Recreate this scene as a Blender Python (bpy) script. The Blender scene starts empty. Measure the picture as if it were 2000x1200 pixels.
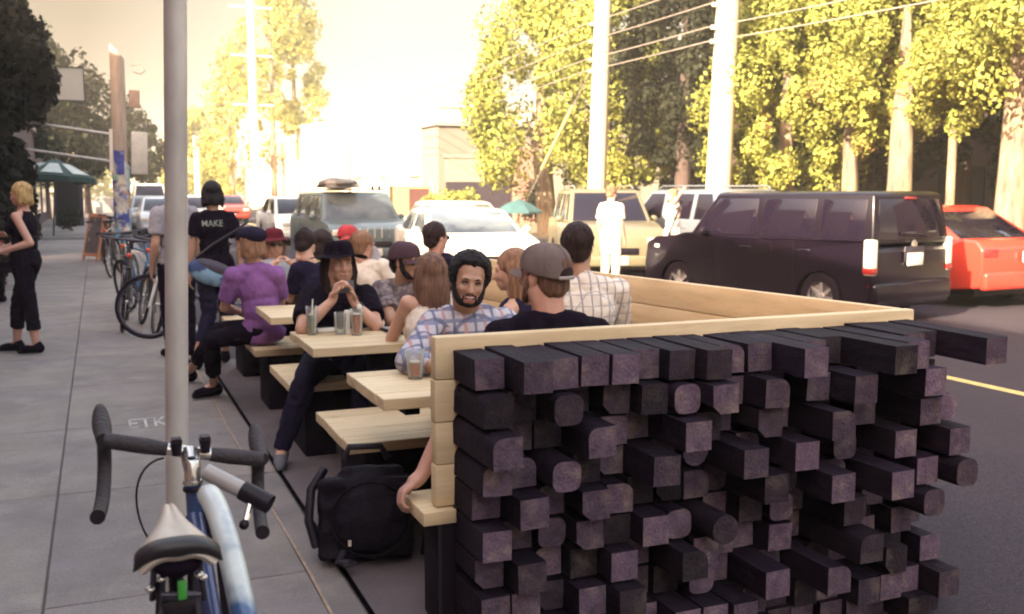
import bpy, bmesh, math, random
import numpy as np
from mathutils import Vector, Matrix, noise
random.seed(7); rng = np.random.default_rng(7)
R = math.radians
sc = bpy.context.scene
col = sc.collection

# ---------------------------------------------------------------- camera, world, sun, exposure
cam_d = bpy.data.cameras.new('camera'); cam = bpy.data.objects.new('camera', cam_d); col.objects.link(cam)
cam.location = (0, 0, 1.55)
cam.rotation_euler = (R(90 - 6.686), 0, R(-22.471))
cam_d.sensor_width = 36; cam_d.lens = 35.01; cam_d.clip_start = .05; cam_d.clip_end = 2000
cam_d.dof.use_dof = True; cam_d.dof.focus_distance = 3.9; cam_d.dof.aperture_fstop = 4.5
sc.camera = cam
SUN_EL, SUN_AZ = 25.0, 240.0          # azimuth clockwise from +Y of the direction towards the sun
w = bpy.data.worlds.new('World'); sc.world = w; w.use_nodes = True
nt = w.node_tree; nt.nodes.clear()
def wn(t): return nt.nodes.new(t)
out = wn('ShaderNodeOutputWorld'); bg = wn('ShaderNodeBackground'); bg.inputs['Strength'].default_value = .12
sky = wn('ShaderNodeTexSky'); sky.sky_type = 'NISHITA'; sky.sun_disc = False
sky.sun_elevation = R(SUN_EL); sky.sun_rotation = R(SUN_AZ); sky.air_density = 1.0; sky.dust_density = 2.5; sky.ozone_density = 1.0
tc = wn('ShaderNodeTexCoord'); sep = wn('ShaderNodeSeparateXYZ')
nt.links.new(tc.outputs['Generated'], sep.inputs[0])
ramp = wn('ShaderNodeMapRange'); ramp.interpolation_type = 'SMOOTHSTEP'
ramp.inputs[1].default_value = .16; ramp.inputs[2].default_value = .62; ramp.inputs[3].default_value = 1; ramp.inputs[4].default_value = 0
nt.links.new(sep.outputs['Z'], ramp.inputs[0])
# evening haze along the horizon, brighter down the street than to its left
dot = wn('ShaderNodeVectorMath'); dot.operation = 'DOT_PRODUCT'; dot.inputs[1].default_value = (math.sin(R(30)), math.cos(R(30)), 0)
nt.links.new(tc.outputs['Generated'], dot.inputs[0])
r2 = wn('ShaderNodeMapRange'); r2.inputs[1].default_value = .855; r2.inputs[2].default_value = .955
nt.links.new(dot.outputs['Value'], r2.inputs[0])
hz = wn('ShaderNodeMix'); hz.data_type = 'RGBA'
hz.inputs[6].default_value = (.54, .46, .36, 1); hz.inputs[7].default_value = (1.65, 1.5, 1.22, 1)
nt.links.new(r2.outputs[0], hz.inputs[0])
mx = wn('ShaderNodeMix'); mx.data_type = 'RGBA'
tint = wn('ShaderNodeMix'); tint.data_type = 'RGBA'; tint.blend_type = 'MULTIPLY'; tint.inputs[0].default_value = 1
tint.inputs[7].default_value = (2.75, 2.02, 1.42, 1)
nt.links.new(sky.outputs[0], tint.inputs[6])
nt.links.new(ramp.outputs[0], mx.inputs[0]); nt.links.new(tint.outputs[2], mx.inputs[6]); nt.links.new(hz.outputs[2], mx.inputs[7])
nt.links.new(mx.outputs[2], bg.inputs[0]); nt.links.new(bg.outputs[0], out.inputs[0])
sun_d = bpy.data.lights.new('sun', 'SUN'); sun = bpy.data.objects.new('sun', sun_d); col.objects.link(sun)
sun_d.energy = 4.6; sun_d.angle = R(.6); sun_d.color = (1, .86, .62)
tow = Vector((math.sin(R(SUN_AZ)) * math.cos(R(SUN_EL)), math.cos(R(SUN_AZ)) * math.cos(R(SUN_EL)), math.sin(R(SUN_EL))))
sun.rotation_euler = tow.to_track_quat('Z', 'Y').to_euler(); sun.location = tow * 60
vs = sc.view_settings; vs.view_transform = 'Standard'; vs.look = 'None'; vs.gamma = 1; vs.use_curve_mapping = False
vs.exposure = 2.38
sc.render.engine = 'CYCLES'
cy = sc.cycles; cy.use_denoising = True; cy.max_bounces = 6; cy.transparent_max_bounces = 12; cy.diffuse_bounces = 3; cy.glossy_bounces = 3
cy.transmission_bounces = 6; cy.volume_bounces = 0; cy.sample_clamp_indirect = 6; cy.caustics_reflective = False; cy.caustics_refractive = False
cy.use_adaptive_sampling = True; cy.adaptive_threshold = .02; cy.filter_width = 2.0

# ---------------------------------------------------------------- materials
MATS = {}
def mat(name, c, r=.65, var=.15, sc_=6, bump=0., bsc=None, metal=0, stretch=None, rnd=0., spec=.5, coat=0, c2=None, mixlo=.4, mixhi=.65, trans=0, space='Object', det=4, sheen=0):
    if name in MATS: return MATS[name]
    m = bpy.data.materials.new(name); m.use_nodes = True; t = m.node_tree; N = t.nodes; L = t.links
    p = N['Principled BSDF']; p.inputs['Roughness'].default_value = r; p.inputs['Metallic'].default_value = metal
    p.inputs['Specular IOR Level'].default_value = spec; p.inputs['Coat Weight'].default_value = coat
    p.inputs['Coat Roughness'].default_value = .06; p.inputs['Transmission Weight'].default_value = trans; p.inputs['Sheen Weight'].default_value = sheen
    co = N.new('ShaderNodeTexCoord'); mp = N.new('ShaderNodeMapping')
    L.new(co.outputs[space], mp.inputs[0])
    if stretch: mp.inputs['Scale'].default_value = stretch
    src = mp.outputs[0]
    oi = N.new('ShaderNodeObjectInfo')
    if rnd:
        ad = N.new('ShaderNodeVectorMath'); ad.operation = 'ADD'; ml = N.new('ShaderNodeVectorMath'); ml.operation = 'SCALE'
        cb = N.new('ShaderNodeCombineXYZ'); L.new(oi.outputs['Random'], cb.inputs[0]); L.new(oi.outputs['Random'], cb.inputs[2])
        L.new(cb.outputs[0], ml.inputs[0]); ml.inputs['Scale'].default_value = 37
        L.new(src, ad.inputs[0]); L.new(ml.outputs[0], ad.inputs[1]); src = ad.outputs[0]
    no = N.new('ShaderNodeTexNoise'); no.inputs['Scale'].default_value = sc_; no.inputs['Detail'].default_value = det; no.inputs['Roughness'].default_value = .6
    L.new(src, no.inputs['Vector'])
    rg = N.new('ShaderNodeMapRange'); rg.inputs[1].default_value = .3; rg.inputs[2].default_value = .7
    rg.inputs[3].default_value = 1 - var; rg.inputs[4].default_value = 1 + var; L.new(no.outputs['Fac'], rg.inputs[0])
    val = rg.outputs[0]
    if rnd:
        rr = N.new('ShaderNodeMapRange'); rr.inputs[3].default_value = 1 - rnd; rr.inputs[4].default_value = 1 + rnd
        L.new(oi.outputs['Random'], rr.inputs[0]); mm = N.new('ShaderNodeMath'); mm.operation = 'MULTIPLY'
        L.new(val, mm.inputs[0]); L.new(rr.outputs[0], mm.inputs[1]); val = mm.outputs[0]
    base = N.new('ShaderNodeRGB'); base.outputs[0].default_value = (*c, 1); cs = base.outputs[0]
    if c2:
        n2 = N.new('ShaderNodeTexNoise'); n2.inputs['Scale'].default_value = sc_ * .45; n2.inputs['Detail'].default_value = 6
        L.new(src, n2.inputs['Vector']); r3 = N.new('ShaderNodeMapRange'); r3.inputs[1].default_value = mixlo; r3.inputs[2].default_value = mixhi
        L.new(n2.outputs['Fac'], r3.inputs[0]); mi = N.new('ShaderNodeMix'); mi.data_type = 'RGBA'
        L.new(r3.outputs[0], mi.inputs[0]); L.new(cs, mi.inputs[6]); mi.inputs[7].default_value = (*c2, 1); cs = mi.outputs[2]
    sm = N.new('ShaderNodeVectorMath'); sm.operation = 'SCALE'; L.new(cs, sm.inputs[0]); L.new(val, sm.inputs['Scale'])
    L.new(sm.outputs[0], p.inputs['Base Color'])
    if bump:
        nb = N.new('ShaderNodeTexNoise'); nb.inputs['Scale'].default_value = bsc or sc_ * 6; nb.inputs['Detail'].default_value = 5
        L.new(src, nb.inputs['Vector']); bp = N.new('ShaderNodeBump'); bp.inputs['Strength'].default_value = bump; bp.inputs['Distance'].default_value = .01
        L.new(nb.outputs['Fac'], bp.inputs['Height']); L.new(bp.outputs[0], p.inputs['Normal'])
    MATS[name] = m; m['_out'] = 1
    return m
def plaid(name, base, cols, k=14., w_=.28, axes='XZ'):
    m = mat(name, base, .85, .08, 20, .15, 90); t = m.node_tree; N = t.nodes; L = t.links; p = N['Principled BSDF']
    co = [n for n in N if n.type == 'TEX_COORD'][0]; sp = N.new('ShaderNodeSeparateXYZ'); L.new(co.outputs['Object'], sp.inputs[0])
    cur = p.inputs['Base Color'].links[0].from_socket
    for i, (ax, c, kk, ww) in enumerate(cols):
        a = N.new('ShaderNodeMath'); a.operation = 'MULTIPLY'; a.inputs[1].default_value = kk; L.new(sp.outputs[ax], a.inputs[0])
        f = N.new('ShaderNodeMath'); f.operation = 'FRACT'; L.new(a.outputs[0], f.inputs[0])
        g = N.new('ShaderNodeMath'); g.operation = 'LESS_THAN'; g.inputs[1].default_value = ww; L.new(f.outputs[0], g.inputs[0])
        h = N.new('ShaderNodeMath'); h.operation = 'MULTIPLY'; h.inputs[1].default_value = .75; L.new(g.outputs[0], h.inputs[0])
        mi = N.new('ShaderNodeMix'); mi.data_type = 'RGBA'; L.new(h.outputs[0], mi.inputs[0]); L.new(cur, mi.inputs[6]); mi.inputs[7].default_value = (*c, 1); cur = mi.outputs[2]
    L.new(cur, p.inputs['Base Color']); return m
def glass(name, c=(1, 1, 1), r=.03, k=.16):
    if name in MATS: return MATS[name]
    m = bpy.data.materials.new(name); m.use_nodes = True; t = m.node_tree; p = t.nodes['Principled BSDF']; o = [n for n in t.nodes if n.type == 'OUTPUT_MATERIAL'][0]
    p.inputs['Base Color'].default_value = (*c, 1); p.inputs['Roughness'].default_value = r; p.inputs['Specular IOR Level'].default_value = .8
    tr = t.nodes.new('ShaderNodeBsdfTransparent'); tr.inputs[0].default_value = (.95, .96, .95, 1); fr = t.nodes.new('ShaderNodeFresnel'); fr.inputs[0].default_value = 1.5
    ad = t.nodes.new('ShaderNodeMath'); ad.operation = 'ADD'; ad.inputs[1].default_value = k * .3; t.links.new(fr.outputs[0], ad.inputs[0])
    mi = t.nodes.new('ShaderNodeMixShader'); t.links.new(ad.outputs[0], mi.inputs[0]); t.links.new(tr.outputs[0], mi.inputs[1]); t.links.new(p.outputs[0], mi.inputs[2]); t.links.new(mi.outputs[0], o.inputs[0])
    MATS[name] = m; return m

concrete = mat('sidewalk_concrete', (.24, .210, .192), .9, .2, 3.2, .5, 70, c2=(.19, .165, .17), mixlo=.38, mixhi=.66, rnd=.06, det=10)
asphalt = mat('asphalt', (.042, .033, .044), .92, .3, 60, .5, 160, spec=.2, c2=(.032, .026, .036), mixlo=.4, mixhi=.6, det=6)
pine = mat('pine', (.62, .49, .31), .6, .10, 3, .12, 30, stretch=(1, 9, 9), rnd=.09, c2=(.55, .40, .22), mixlo=.5, mixhi=.75)
pineY = mat('pine_long', (.58, .43, .26), .6, .10, 3, .12, 30, stretch=(9, 1, 9), rnd=.09, c2=(.5, .35, .19), mixlo=.5, mixhi=.75)
char = mat('charred_timber', (.0065, .0025, .0105), .8, .35, 9, .5, 40, stretch=(1, .25, 1), rnd=.35, spec=.18, c2=(.014, .008, .017), mixlo=.45, mixhi=.7)
endgrain = mat('timber_end_grain', (.074, .050, .076), .85, .35, 26, .7, 80, rnd=.85, spec=.2, c2=(.15, .115, .105), mixlo=.5, mixhi=.78)
black = mat('black_paint', (.008, .004, .010), .5, spec=.3, var=.2, sc_=8)
rubber = mat('black_rubber', (.009, .005, .011), .8, spec=.2, var=.2, sc_=20, bump=.2)
steel = mat('galvanised_steel', (.50, .48, .46), .45, .16, 9, .1, 40, metal=.25, c2=(.38, .36, .36), mixlo=.45, mixhi=.7, stretch=(1, 1, .5))
chrome = mat('bright_metal', (.62, .60, .58), .25, .06, 10, metal=.9)
darkmetal = mat('dark_metal', (.07, .06, .08), .4, .15, 12, metal=.6)
white = mat('white_paint', (.72, .69, .62), .6, .08, 4)
cream = mat('cream_wall', (.74, .68, .56), .8, .05, 1.2)
grimy = mat('weathered_wood_pole', (.34, .27, .22), .85, .2, 4, .4, 30, stretch=(4, 4, .6))
tarpole = mat('pale_wood_pole', (.55, .45, .34), .85, .12, 4, .3, 30, stretch=(4, 4, .5), c2=(.40, .31, .23), mixlo=.5, mixhi=.8)
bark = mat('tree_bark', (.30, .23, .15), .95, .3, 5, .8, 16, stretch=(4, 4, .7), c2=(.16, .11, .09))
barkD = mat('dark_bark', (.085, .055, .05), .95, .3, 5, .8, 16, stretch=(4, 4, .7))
yellowp = mat('road_paint_yellow', (.55, .42, .16), .8, .15, 12)
def leafmat(name, c, trans=.35, var=.35, c2=None):
    m = mat(name, c, .75, var, .9, 0, space='Object', c2=c2, spec=.12)
    t = m.node_tree; N = t.nodes; L = t.links; p = N['Principled BSDF']; o = [n for n in N if n.type == 'OUTPUT_MATERIAL'][0]
    tr = N.new('ShaderNodeBsdfTranslucent'); L.new(p.inputs['Base Color'].links[0].from_socket, tr.inputs[0])
    mi = N.new('ShaderNodeMixShader'); mi.inputs[0].default_value = trans; L.new(p.outputs[0], mi.inputs[1]); L.new(tr.outputs[0], mi.inputs[2]); L.new(mi.outputs[0], o.inputs[0]); return m
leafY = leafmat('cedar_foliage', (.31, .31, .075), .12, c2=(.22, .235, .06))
leafF = leafmat('pale_street_foliage', (.42, .40, .13), .4)  # leaf colour paled to carry sunlight and glare
leafD = leafmat('dark_shade_foliage', (.026, .028, .017), .1)  # leaf colour darkened to carry the shade of the second row
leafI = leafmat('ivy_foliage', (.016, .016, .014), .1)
leafB = leafmat('brown_foliage', (.22, .12, .06), .3)
skinA = mat('fair_skin', (.50, .285, .205), .5, .06, 20, .05, 120)
skinB = mat('tan_skin', (.36, .20, .135), .48, .06, 20, .05, 120)
skinC = mat('pink_skin', (.50, .27, .21), .5, .06, 20, .05, 120)
def hairm(n, c, c2=None): return mat(n, c, .62, .35, 14, .5, 60, stretch=(6, 6, .8), c2=c2, spec=.25)
hBlack = hairm('black_hair', (.008, .005, .008)); hDark = hairm('dark_brown_hair', (.022, .010, .011))
hBrown = hairm('brown_hair', (.12, .062, .045), (.2, .11, .07)); hLight = hairm('light_brown_hair', (.26, .14, .085)); hBlond = hairm('blonde_hair', (.50, .34, .15), (.24, .14, .06))
def cloth(n, c, var=.12, **k): return mat('cloth_' + n, c, .95, var, 12, .25, 60, sheen=.0, spec=.08, **k)
cBlack = cloth('black', (.008, .0045, .011)); cNavy = cloth('navy', (.016, .012, .030)); cDenim = cloth('dark_denim', (.017, .014, .034)); cPurple = cloth('purple', (.235, .105, .30))
cWhite = cloth('white', (.68, .60, .52)); cGrey = cloth('grey', (.30, .28, .31)); cPale = cloth('pale_blue', (.36, .38, .44)); cYellow = cloth('yellow', (.42, .36, .09)); cRed = cloth('red', (.35, .04, .05))
cMaroon = cloth('maroon', (.11, .018, .028)); cCap = cloth('grey_cap', (.155, .118, .115)); cPattern = mat('cloth_pattern', (.085, .06, .07), .9, .5, 45, c2=(.20, .16, .16), mixlo=.45, mixhi=.55)
cPlaid = plaid('cloth_plaid', (.46, .44, .50), [('X', (.07, .08, .17), 21, .30), ('Z', (.09, .10, .20), 19, .27), ('X', (.50, .28, .26), 10.5, .16), ('Z', (.20, .22, .34), 9.5, .18), ('Y', (.09, .10, .19), 19, .2)])
cCheck = plaid('cloth_check', (.66, .60, .54), [('X', (.13, .12, .17), 19, .17), ('Z', (.35, .32, .34), 17, .13), ('Y', (.3, .3, .34), 17, .08)])

def chain(m, ops):
    t = m.node_tree; N = t.nodes; L = t.links; p = N['Principled BSDF']; co = [n for n in N if n.type == 'TEX_COORD'][0]
    cur = p.inputs['Base Color'].links[0].from_socket
    ge = N.new('ShaderNodeNewGeometry')
    for (kind, scale, lo, hi, c, amt, st) in ops:
        mp = N.new('ShaderNodeMapping'); mp.inputs['Scale'].default_value = st; L.new(ge.outputs['Position'] if kind[0] == 'w' else co.outputs['Object'], mp.inputs[0])
        if 'v' in kind: n = N.new('ShaderNodeTexVoronoi'); n.inputs['Scale'].default_value = scale; o = n.outputs['Distance']
        elif 'r' in kind: n = N.new('ShaderNodeTexWave'); n.wave_type = 'RINGS'; n.rings_direction = 'Y'; n.inputs['Scale'].default_value = scale; n.inputs['Distortion'].default_value = 5; n.inputs['Detail'].default_value = 3; o = n.outputs['Fac']
        elif 'e' in kind: n = N.new('ShaderNodeTexVoronoi'); n.feature = 'DISTANCE_TO_EDGE'; n.inputs['Scale'].default_value = scale; o = n.outputs['Distance']
        else: n = N.new('ShaderNodeTexNoise'); n.inputs['Scale'].default_value = scale; n.inputs['Detail'].default_value = 8; n.inputs['Roughness'].default_value = .65; o = n.outputs['Fac']
        L.new(mp.outputs[0], n.inputs['Vector']); r = N.new('ShaderNodeMapRange'); r.inputs[1].default_value = lo; r.inputs[2].default_value = hi; r.inputs[3].default_value = 0; r.inputs[4].default_value = amt; L.new(o, r.inputs[0])
        mi = N.new('ShaderNodeMix'); mi.data_type = 'RGBA'; L.new(r.outputs[0], mi.inputs[0]); L.new(cur, mi.inputs[6]); mi.inputs[7].default_value = (*c, 1); cur = mi.outputs[2]
    L.new(cur, p.inputs['Base Color'])
chain(endgrain, [('or', 17, .35, .85, (.030, .020, .030), .16, (1, .01, 1.15)), ('w', 7, .55, .7, (.13, .10, .09), .55, (1, 1, 1))])
chain(char, [('w', 60, .5, .7, (.022, .014, .024), .6, (1, .08, 1)), ('w', 14, .52, .66, (.014, .008, .014), .7, (1, .12, 1))])
chain(concrete, [('w', .55, .45, .68, (.15, .13, .125), .65, (1, .6, 1)), ('w', 2.3, .55, .72, (.34, .31, .28), .5, (1, 1, 1)), ('w', 120, .5, .75, (.11, .095, .10), .8, (1, 1, 1)), ('w', 190, .58, .75, (.42, .40, .37), .6, (1, 1, 1)), ('wv', 1.7, .035, .025, (.09, .075, .08), .85, (1, 1, 0)), ('wv', 3.1, .03, .02, (.12, .10, .10), .8, (1.1, .8, 0)), ('w', .9, .495, .505, (.2, .17, .165), .0, (1, 1, 1))])
chain(asphalt, [('w', .5, .45, .7, (.058, .048, .055), .6, (1, .3, 1)), ('w', 90, .52, .7, (.12, .105, .11), .7, (1, 1, 1)), ('w', 140, .55, .7, (.018, .014, .02), .8, (1, 1, 1))])
for m_, st_ in ((pine, (1, 3.2, 3.2)), (pineY, (3.2, 1, 3.2))): chain(m_, ([('wv', 2.1, .075, .03, (.20, .10, .045), .85, st_)] if m_ is pine else []) + [('w', 1.3, .5, .7, (.44, .33, .20), .5, st_), ('w', 34, .58, .75, (.36, .24, .13), .5, tuple(.12 if q == 1 else 1.6 for q in st_))])
# ---------------------------------------------------------------- helpers
class MB:
    """collects shapes into one mesh"""
    def __init__(s): s.v = []; s.f = []
    def add(s, vs_, fs_):
        n = len(s.v); s.v += [tuple(v) for v in vs_]; s.f += [tuple(i + n for i in f) for f in fs_]; return s
    def box(s, c, d, rz=0, M=None):
        x, y, z = (q / 2 for q in d); P = [(-x, -y, -z), (x, -y, -z), (x, y, -z), (-x, y, -z), (-x, -y, z), (x, -y, z), (x, y, z), (-x, y, z)]
        T = Matrix.Translation(c) @ (M.to_4x4() if M else Matrix.Rotation(rz, 4, 'Z'))
        return s.add([T @ Vector(q) for q in P], [(0, 3, 2, 1), (4, 5, 6, 7), (0, 1, 5, 4), (1, 2, 6, 5), (2, 3, 7, 6), (3, 0, 4, 7)])
    def bb(s, a, b): return s.box([(a[i] + b[i]) / 2 for i in range(3)], [b[i] - a[i] for i in range(3)])
    def tube(s, pts, rad, n=8, caps=True, flat=None):
        pts = [Vector(p) for p in pts]; m = len(pts); rad = rad if isinstance(rad, (list, tuple)) else [rad] * m
        up = None; vs_ = []
        for i, p in enumerate(pts):
            t = (pts[min(i + 1, m - 1)] - pts[max(i - 1, 0)]).normalized()
            if up is None: up = Vector((0, 0, 1)) if abs(t.z) < .9 else Vector((1, 0, 0))
            a = t.cross(up)
            if a.length < 1e-4: a = t.cross(Vector((0, 1, 0)))
            a.normalize(); b = a.cross(t).normalized(); up = b
            for k in range(n):
                q = 2 * math.pi * k / n; vs_.append(p + a * math.cos(q) * rad[i] * (flat or 1) + b * math.sin(q) * rad[i])
        fs_ = [(i * n + k, i * n + (k + 1) % n, (i + 1) * n + (k + 1) % n, (i + 1) * n + k) for i in range(m - 1) for k in range(n)]
        if caps: fs_ += [tuple(range(n))[::-1], tuple((m - 1) * n + k for k in range(n))]
        return s.add(vs_, fs_)
    def lathe(s, prof, n=16, M=None, caps=True):
        M = M or Matrix.Identity(4); m = len(prof)
        vs_ = [M @ Vector((r * math.cos(2 * math.pi * k / n), r * math.sin(2 * math.pi * k / n), z)) for r, z in prof for k in range(n)]
        fs_ = [(i * n + k, i * n + (k + 1) % n, (i + 1) * n + (k + 1) % n, (i + 1) * n + k) for i in range(m - 1) for k in range(n)]
        if caps: fs_ += [tuple(range(n))[::-1], tuple((m - 1) * n + k for k in range(n))]
        return s.add(vs_, fs_)
    def ell(s, c, r, n=12, M=None):
        T = Matrix.Translation(c) @ (M.to_4x4() if M is not None else Matrix.Identity(4)); m = n // 2 + 1; vs_ = []; 
        for i in range(1, m):
            th = math.pi * i / m
            for k in range(n):
                q = 2 * math.pi * k / n; vs_.append(T @ Vector((r[0] * math.sin(th) * math.cos(q), r[1] * math.sin(th) * math.sin(q), r[2] * math.cos(th))))
        vs_ += [T @ Vector((0, 0, r[2])), T @ Vector((0, 0, -r[2]))]; t = len(vs_) - 2
        fs_ = [(i * n + (k + 1) % n, i * n + k, (i + 1) * n + k, (i + 1) * n + (k + 1) % n) for i in range(m - 2) for k in range(n)]
        fs_ += [(k, (k + 1) % n, t) for k in range(n)] + [((m - 2) * n + (k + 1) % n, (m - 2) * n + k, t + 1) for k in range(n)]
        return s.add(vs_, fs_)
    def cap(s, a, b, ra, rb, n=12):          # tapered capsule
        a = Vector(a); b = Vector(b); d = b - a; L = d.length or 1e-5; t = d / L; pts = []; rad = []
        for q in (-90, -60, -30, 0): pts.append(a + t * ra * math.sin(R(q))); rad.append(max(ra * math.cos(R(q)), ra * .02))
        for q in (0, 30, 60, 90): pts.append(b + t * rb * math.sin(R(q))); rad.append(max(rb * math.cos(R(q)), rb * .02))
        return s.tube(pts, rad, n)
    def quad(s, a, b, c, d): return s.add([a, b, c, d], [(0, 1, 2, 3)])
    def prism(s, poly, y0, y1, axis='x'):     # polygon in (a,b) extruded along axis
        n = len(poly)
        if axis == 'x': vs_ = [(y0, a, b) for a, b in poly] + [(y1, a, b) for a, b in poly]
        elif axis == 'y': vs_ = [(a, y0, b) for a, b in poly] + [(a, y1, b) for a, b in poly]
        else: vs_ = [(a, b, y0) for a, b in poly] + [(a, b, y1) for a, b in poly]
        return s.add(vs_, [tuple(range(n)), tuple(range(2 * n - 1, n - 1, -1))] + [(i, i + n, (i + 1) % n + n, (i + 1) % n) for i in range(n)])
    def mesh(s, name):
        me = bpy.data.meshes.new(name); me.from_pydata(s.v, [], s.f); me.validate(); bm = bmesh.new(); bm.from_mesh(me)
        bmesh.ops.recalc_face_normals(bm, faces=bm.faces); bm.to_mesh(me); bm.free(); return me
    def build(s, name, m, parent=None, smooth=None, bevel=0, seg=2, M=None):
        me = s.mesh(name); o = bpy.data.objects.new(name, me); col.objects.link(o); me.materials.append(m)
        if M is not None: me.transform(M)
        if parent is not None: o.parent = parent
        if bevel: bake(o, [('BEVEL', dict(width=bevel, segments=seg, limit_method='ANGLE', angle_limit=R(30)))]); smooth = smooth or 38
        if smooth: shade(o, smooth)
        return o
def shade(o, ang=40):
    me = o.data; me.polygons.foreach_set('use_smooth', [True] * len(me.polygons))
    if ang < 180: me.set_sharp_from_angle(angle=R(ang))
def bake(o, mods):
    for t, kw in mods:
        m = o.modifiers.new('m', t)
        for k, v in kw.items(): setattr(m, k, v)
    dg = bpy.context.evaluated_depsgraph_get(); dg.update(); e = o.evaluated_get(dg)
    me = bpy.data.meshes.new_from_object(e, depsgraph=dg); old = o.data; o.modifiers.clear(); o.data = me; me.name = old.name
    bpy.data.meshes.remove(old); return o
def tag(o, label=None, cat=None, group=None, kind=None):
    if label: o['label'] = label
    if cat: o['category'] = cat
    if group: o['group'] = group
    if kind: o['kind'] = kind
    return o
def thing(name, label, cat, loc=(0, 0, 0), rz=0, group=None):
    o = bpy.data.objects.new(name, None); col.objects.link(o); o.location = loc; o.rotation_euler = (0, 0, rz); o.empty_display_size = .2
    return tag(o, label, cat, group)
def copy_tree(o, parent=None):
    kids = [c for c in o.children]
    c = o.copy(); col.objects.link(c); c.parent = parent
    for k in kids: copy_tree(k, c)
    return c
def inst(src, name, loc, rot=(0, 0, 0), parent=None, scale=(1, 1, 1)):
    o = bpy.data.objects.new(name, src); col.objects.link(o); o.location = loc; o.rotation_euler = rot; o.scale = scale
    if parent is not None: o.parent = parent
    return o
# ================================================================ SETTING
def sheet(name, x0, y0, x1, y1, z, m, kind='structure', label=None):
    b = MB(); b.quad((x0, y0, z), (x1, y0, z), (x1, y1, z), (x0, y1, z)); o = b.build(name, m)
    return tag(o, label, None, None, kind)
soil = mat('bare_ground', (.13, .11, .10), .95, .2, .4)
sheet('ground', -900, -300, 1100, 1500, -.16, soil)
road = sheet('road', .86, -40, 13.0, 260, -.10, asphalt)
sw = sheet('sidewalk', -2.6, -12, .86, 200, -.010, mat('joint_dirt', (.075, .062, .062), .95, .2, 20))
kb = MB(); kb.bb((.862, -12, -.13), (1.02, 3.2, -.002)); kb.bb((.862, 9.4, -.13), (1.0, 120, -.002)); tag(kb.build('kerb', concrete, bevel=.01), kind='structure')
b = MB(); b.bb((13.0, -30, -.13), (13.15, 200, .03)); tag(b.build('far_kerb', concrete, bevel=.01), kind='structure')
sheet('far_sidewalk', 13.15, -30, 40, 200, .02, mat('far_verge', (.25, .19, .12), .95, .3, 2, c2=(.14, .12, .06)))
# slabs of the sidewalk, each its own piece
cols_ = [(-2.6, -1.6), (-1.594, -.262), (-.254, .725), (.731, .852)]
cache = {}
for ci, (xa, xb) in enumerate(cols_):
    ln = 1.52 if ci < 3 else 3.04
    k = 0; y = -.6 - (ci % 2) * 0
    while y < 34:
        if ci not in cache:
            b = MB(); b.bb((0, 0, -.04), (xb - xa, ln - .008, 0)); cache[ci] = b.build('slab', concrete, sw, bevel=.005, seg=1); o = cache[ci]
        else:
            o = inst(cache[ci].data, 'slab', (0, 0, 0), parent=sw)
        o.location = (xa, y + rng.normal() * .0015, rng.uniform(-.003, .0)); y += ln; k += 1
b = MB(); b.bb((-2.6, y, -.04), (.852, 200, -.002)); tag(b.build('far_paving', concrete, sw))
# parking lane platform of the parklet
tag(sheet('platform', .878, 3.213, 3.2, 9.4, -.0012, mat('platform_boards', (.13, .105, .115), .85, .2, 3, .4, 40, c2=(.10, .08, .09))), kind='structure')
b = MB(); b.bb((.878, 3.213, -.11), (3.2, 9.4, -.006)); tag(b.build('platform_base', black), kind='structure')
# painted line and stencil
b = MB()
b.quad((6.83, -30, -.096), (6.95, -30, -.096), (6.95, 160, -.096), (6.83, 160, -.096))
tag(b.build('centre_line', yellowp), kind='structure')
def text(name, body, size, m, M, parent=None, ext=.0, sx=1):
    c = bpy.data.curves.new(name, 'FONT'); c.body = body; c.size = size; c.extrude = ext; c.offset = .006 * size
    o = bpy.data.objects.new(name, c); col.objects.link(o); dg = bpy.context.evaluated_depsgraph_get(); dg.update()
    me = bpy.data.meshes.new_from_object(o.evaluated_get(dg)); bpy.data.objects.remove(o)
    me.transform(Matrix.Diagonal((sx, 1, 1, 1))); me.materials.clear(); me.materials.append(m)
    q = bpy.data.objects.new(name, me); col.objects.link(q); me.transform(M)
    if parent is not None: q.parent = parent
    return q
st = text('pavement_stencil', 'ETKU', .40, mat('worn_white_paint', (.50, .48, .47), .9, .3, 14, c2=(.28, .26, .26), mixlo=.42, mixhi=.66), Matrix.Translation((.115, 6.86, .0015)), sx=.36)
tag(st, 'worn white letters stencilled on the sidewalk behind the steel pole', 'stencil')
# crack and yellow utility marking running along the sidewalk
b = MB(); pts = [(.727 + .004 * math.sin(i * 1.3), 1.5 + i * .4, .0022) for i in range(30)]
for i in range(29):
    a, c = pts[i], pts[i + 1]; b.quad((a[0] - .006, a[1], a[2]), (a[0] + .006, a[1], a[2]), (c[0] + .006, c[1], c[2]), (c[0] - .006, c[1], c[2]))
tag(b.build('joint_filler', mat('tan_filler', (.34, .25, .19), .9, .3, 20)), kind='structure')

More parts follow.
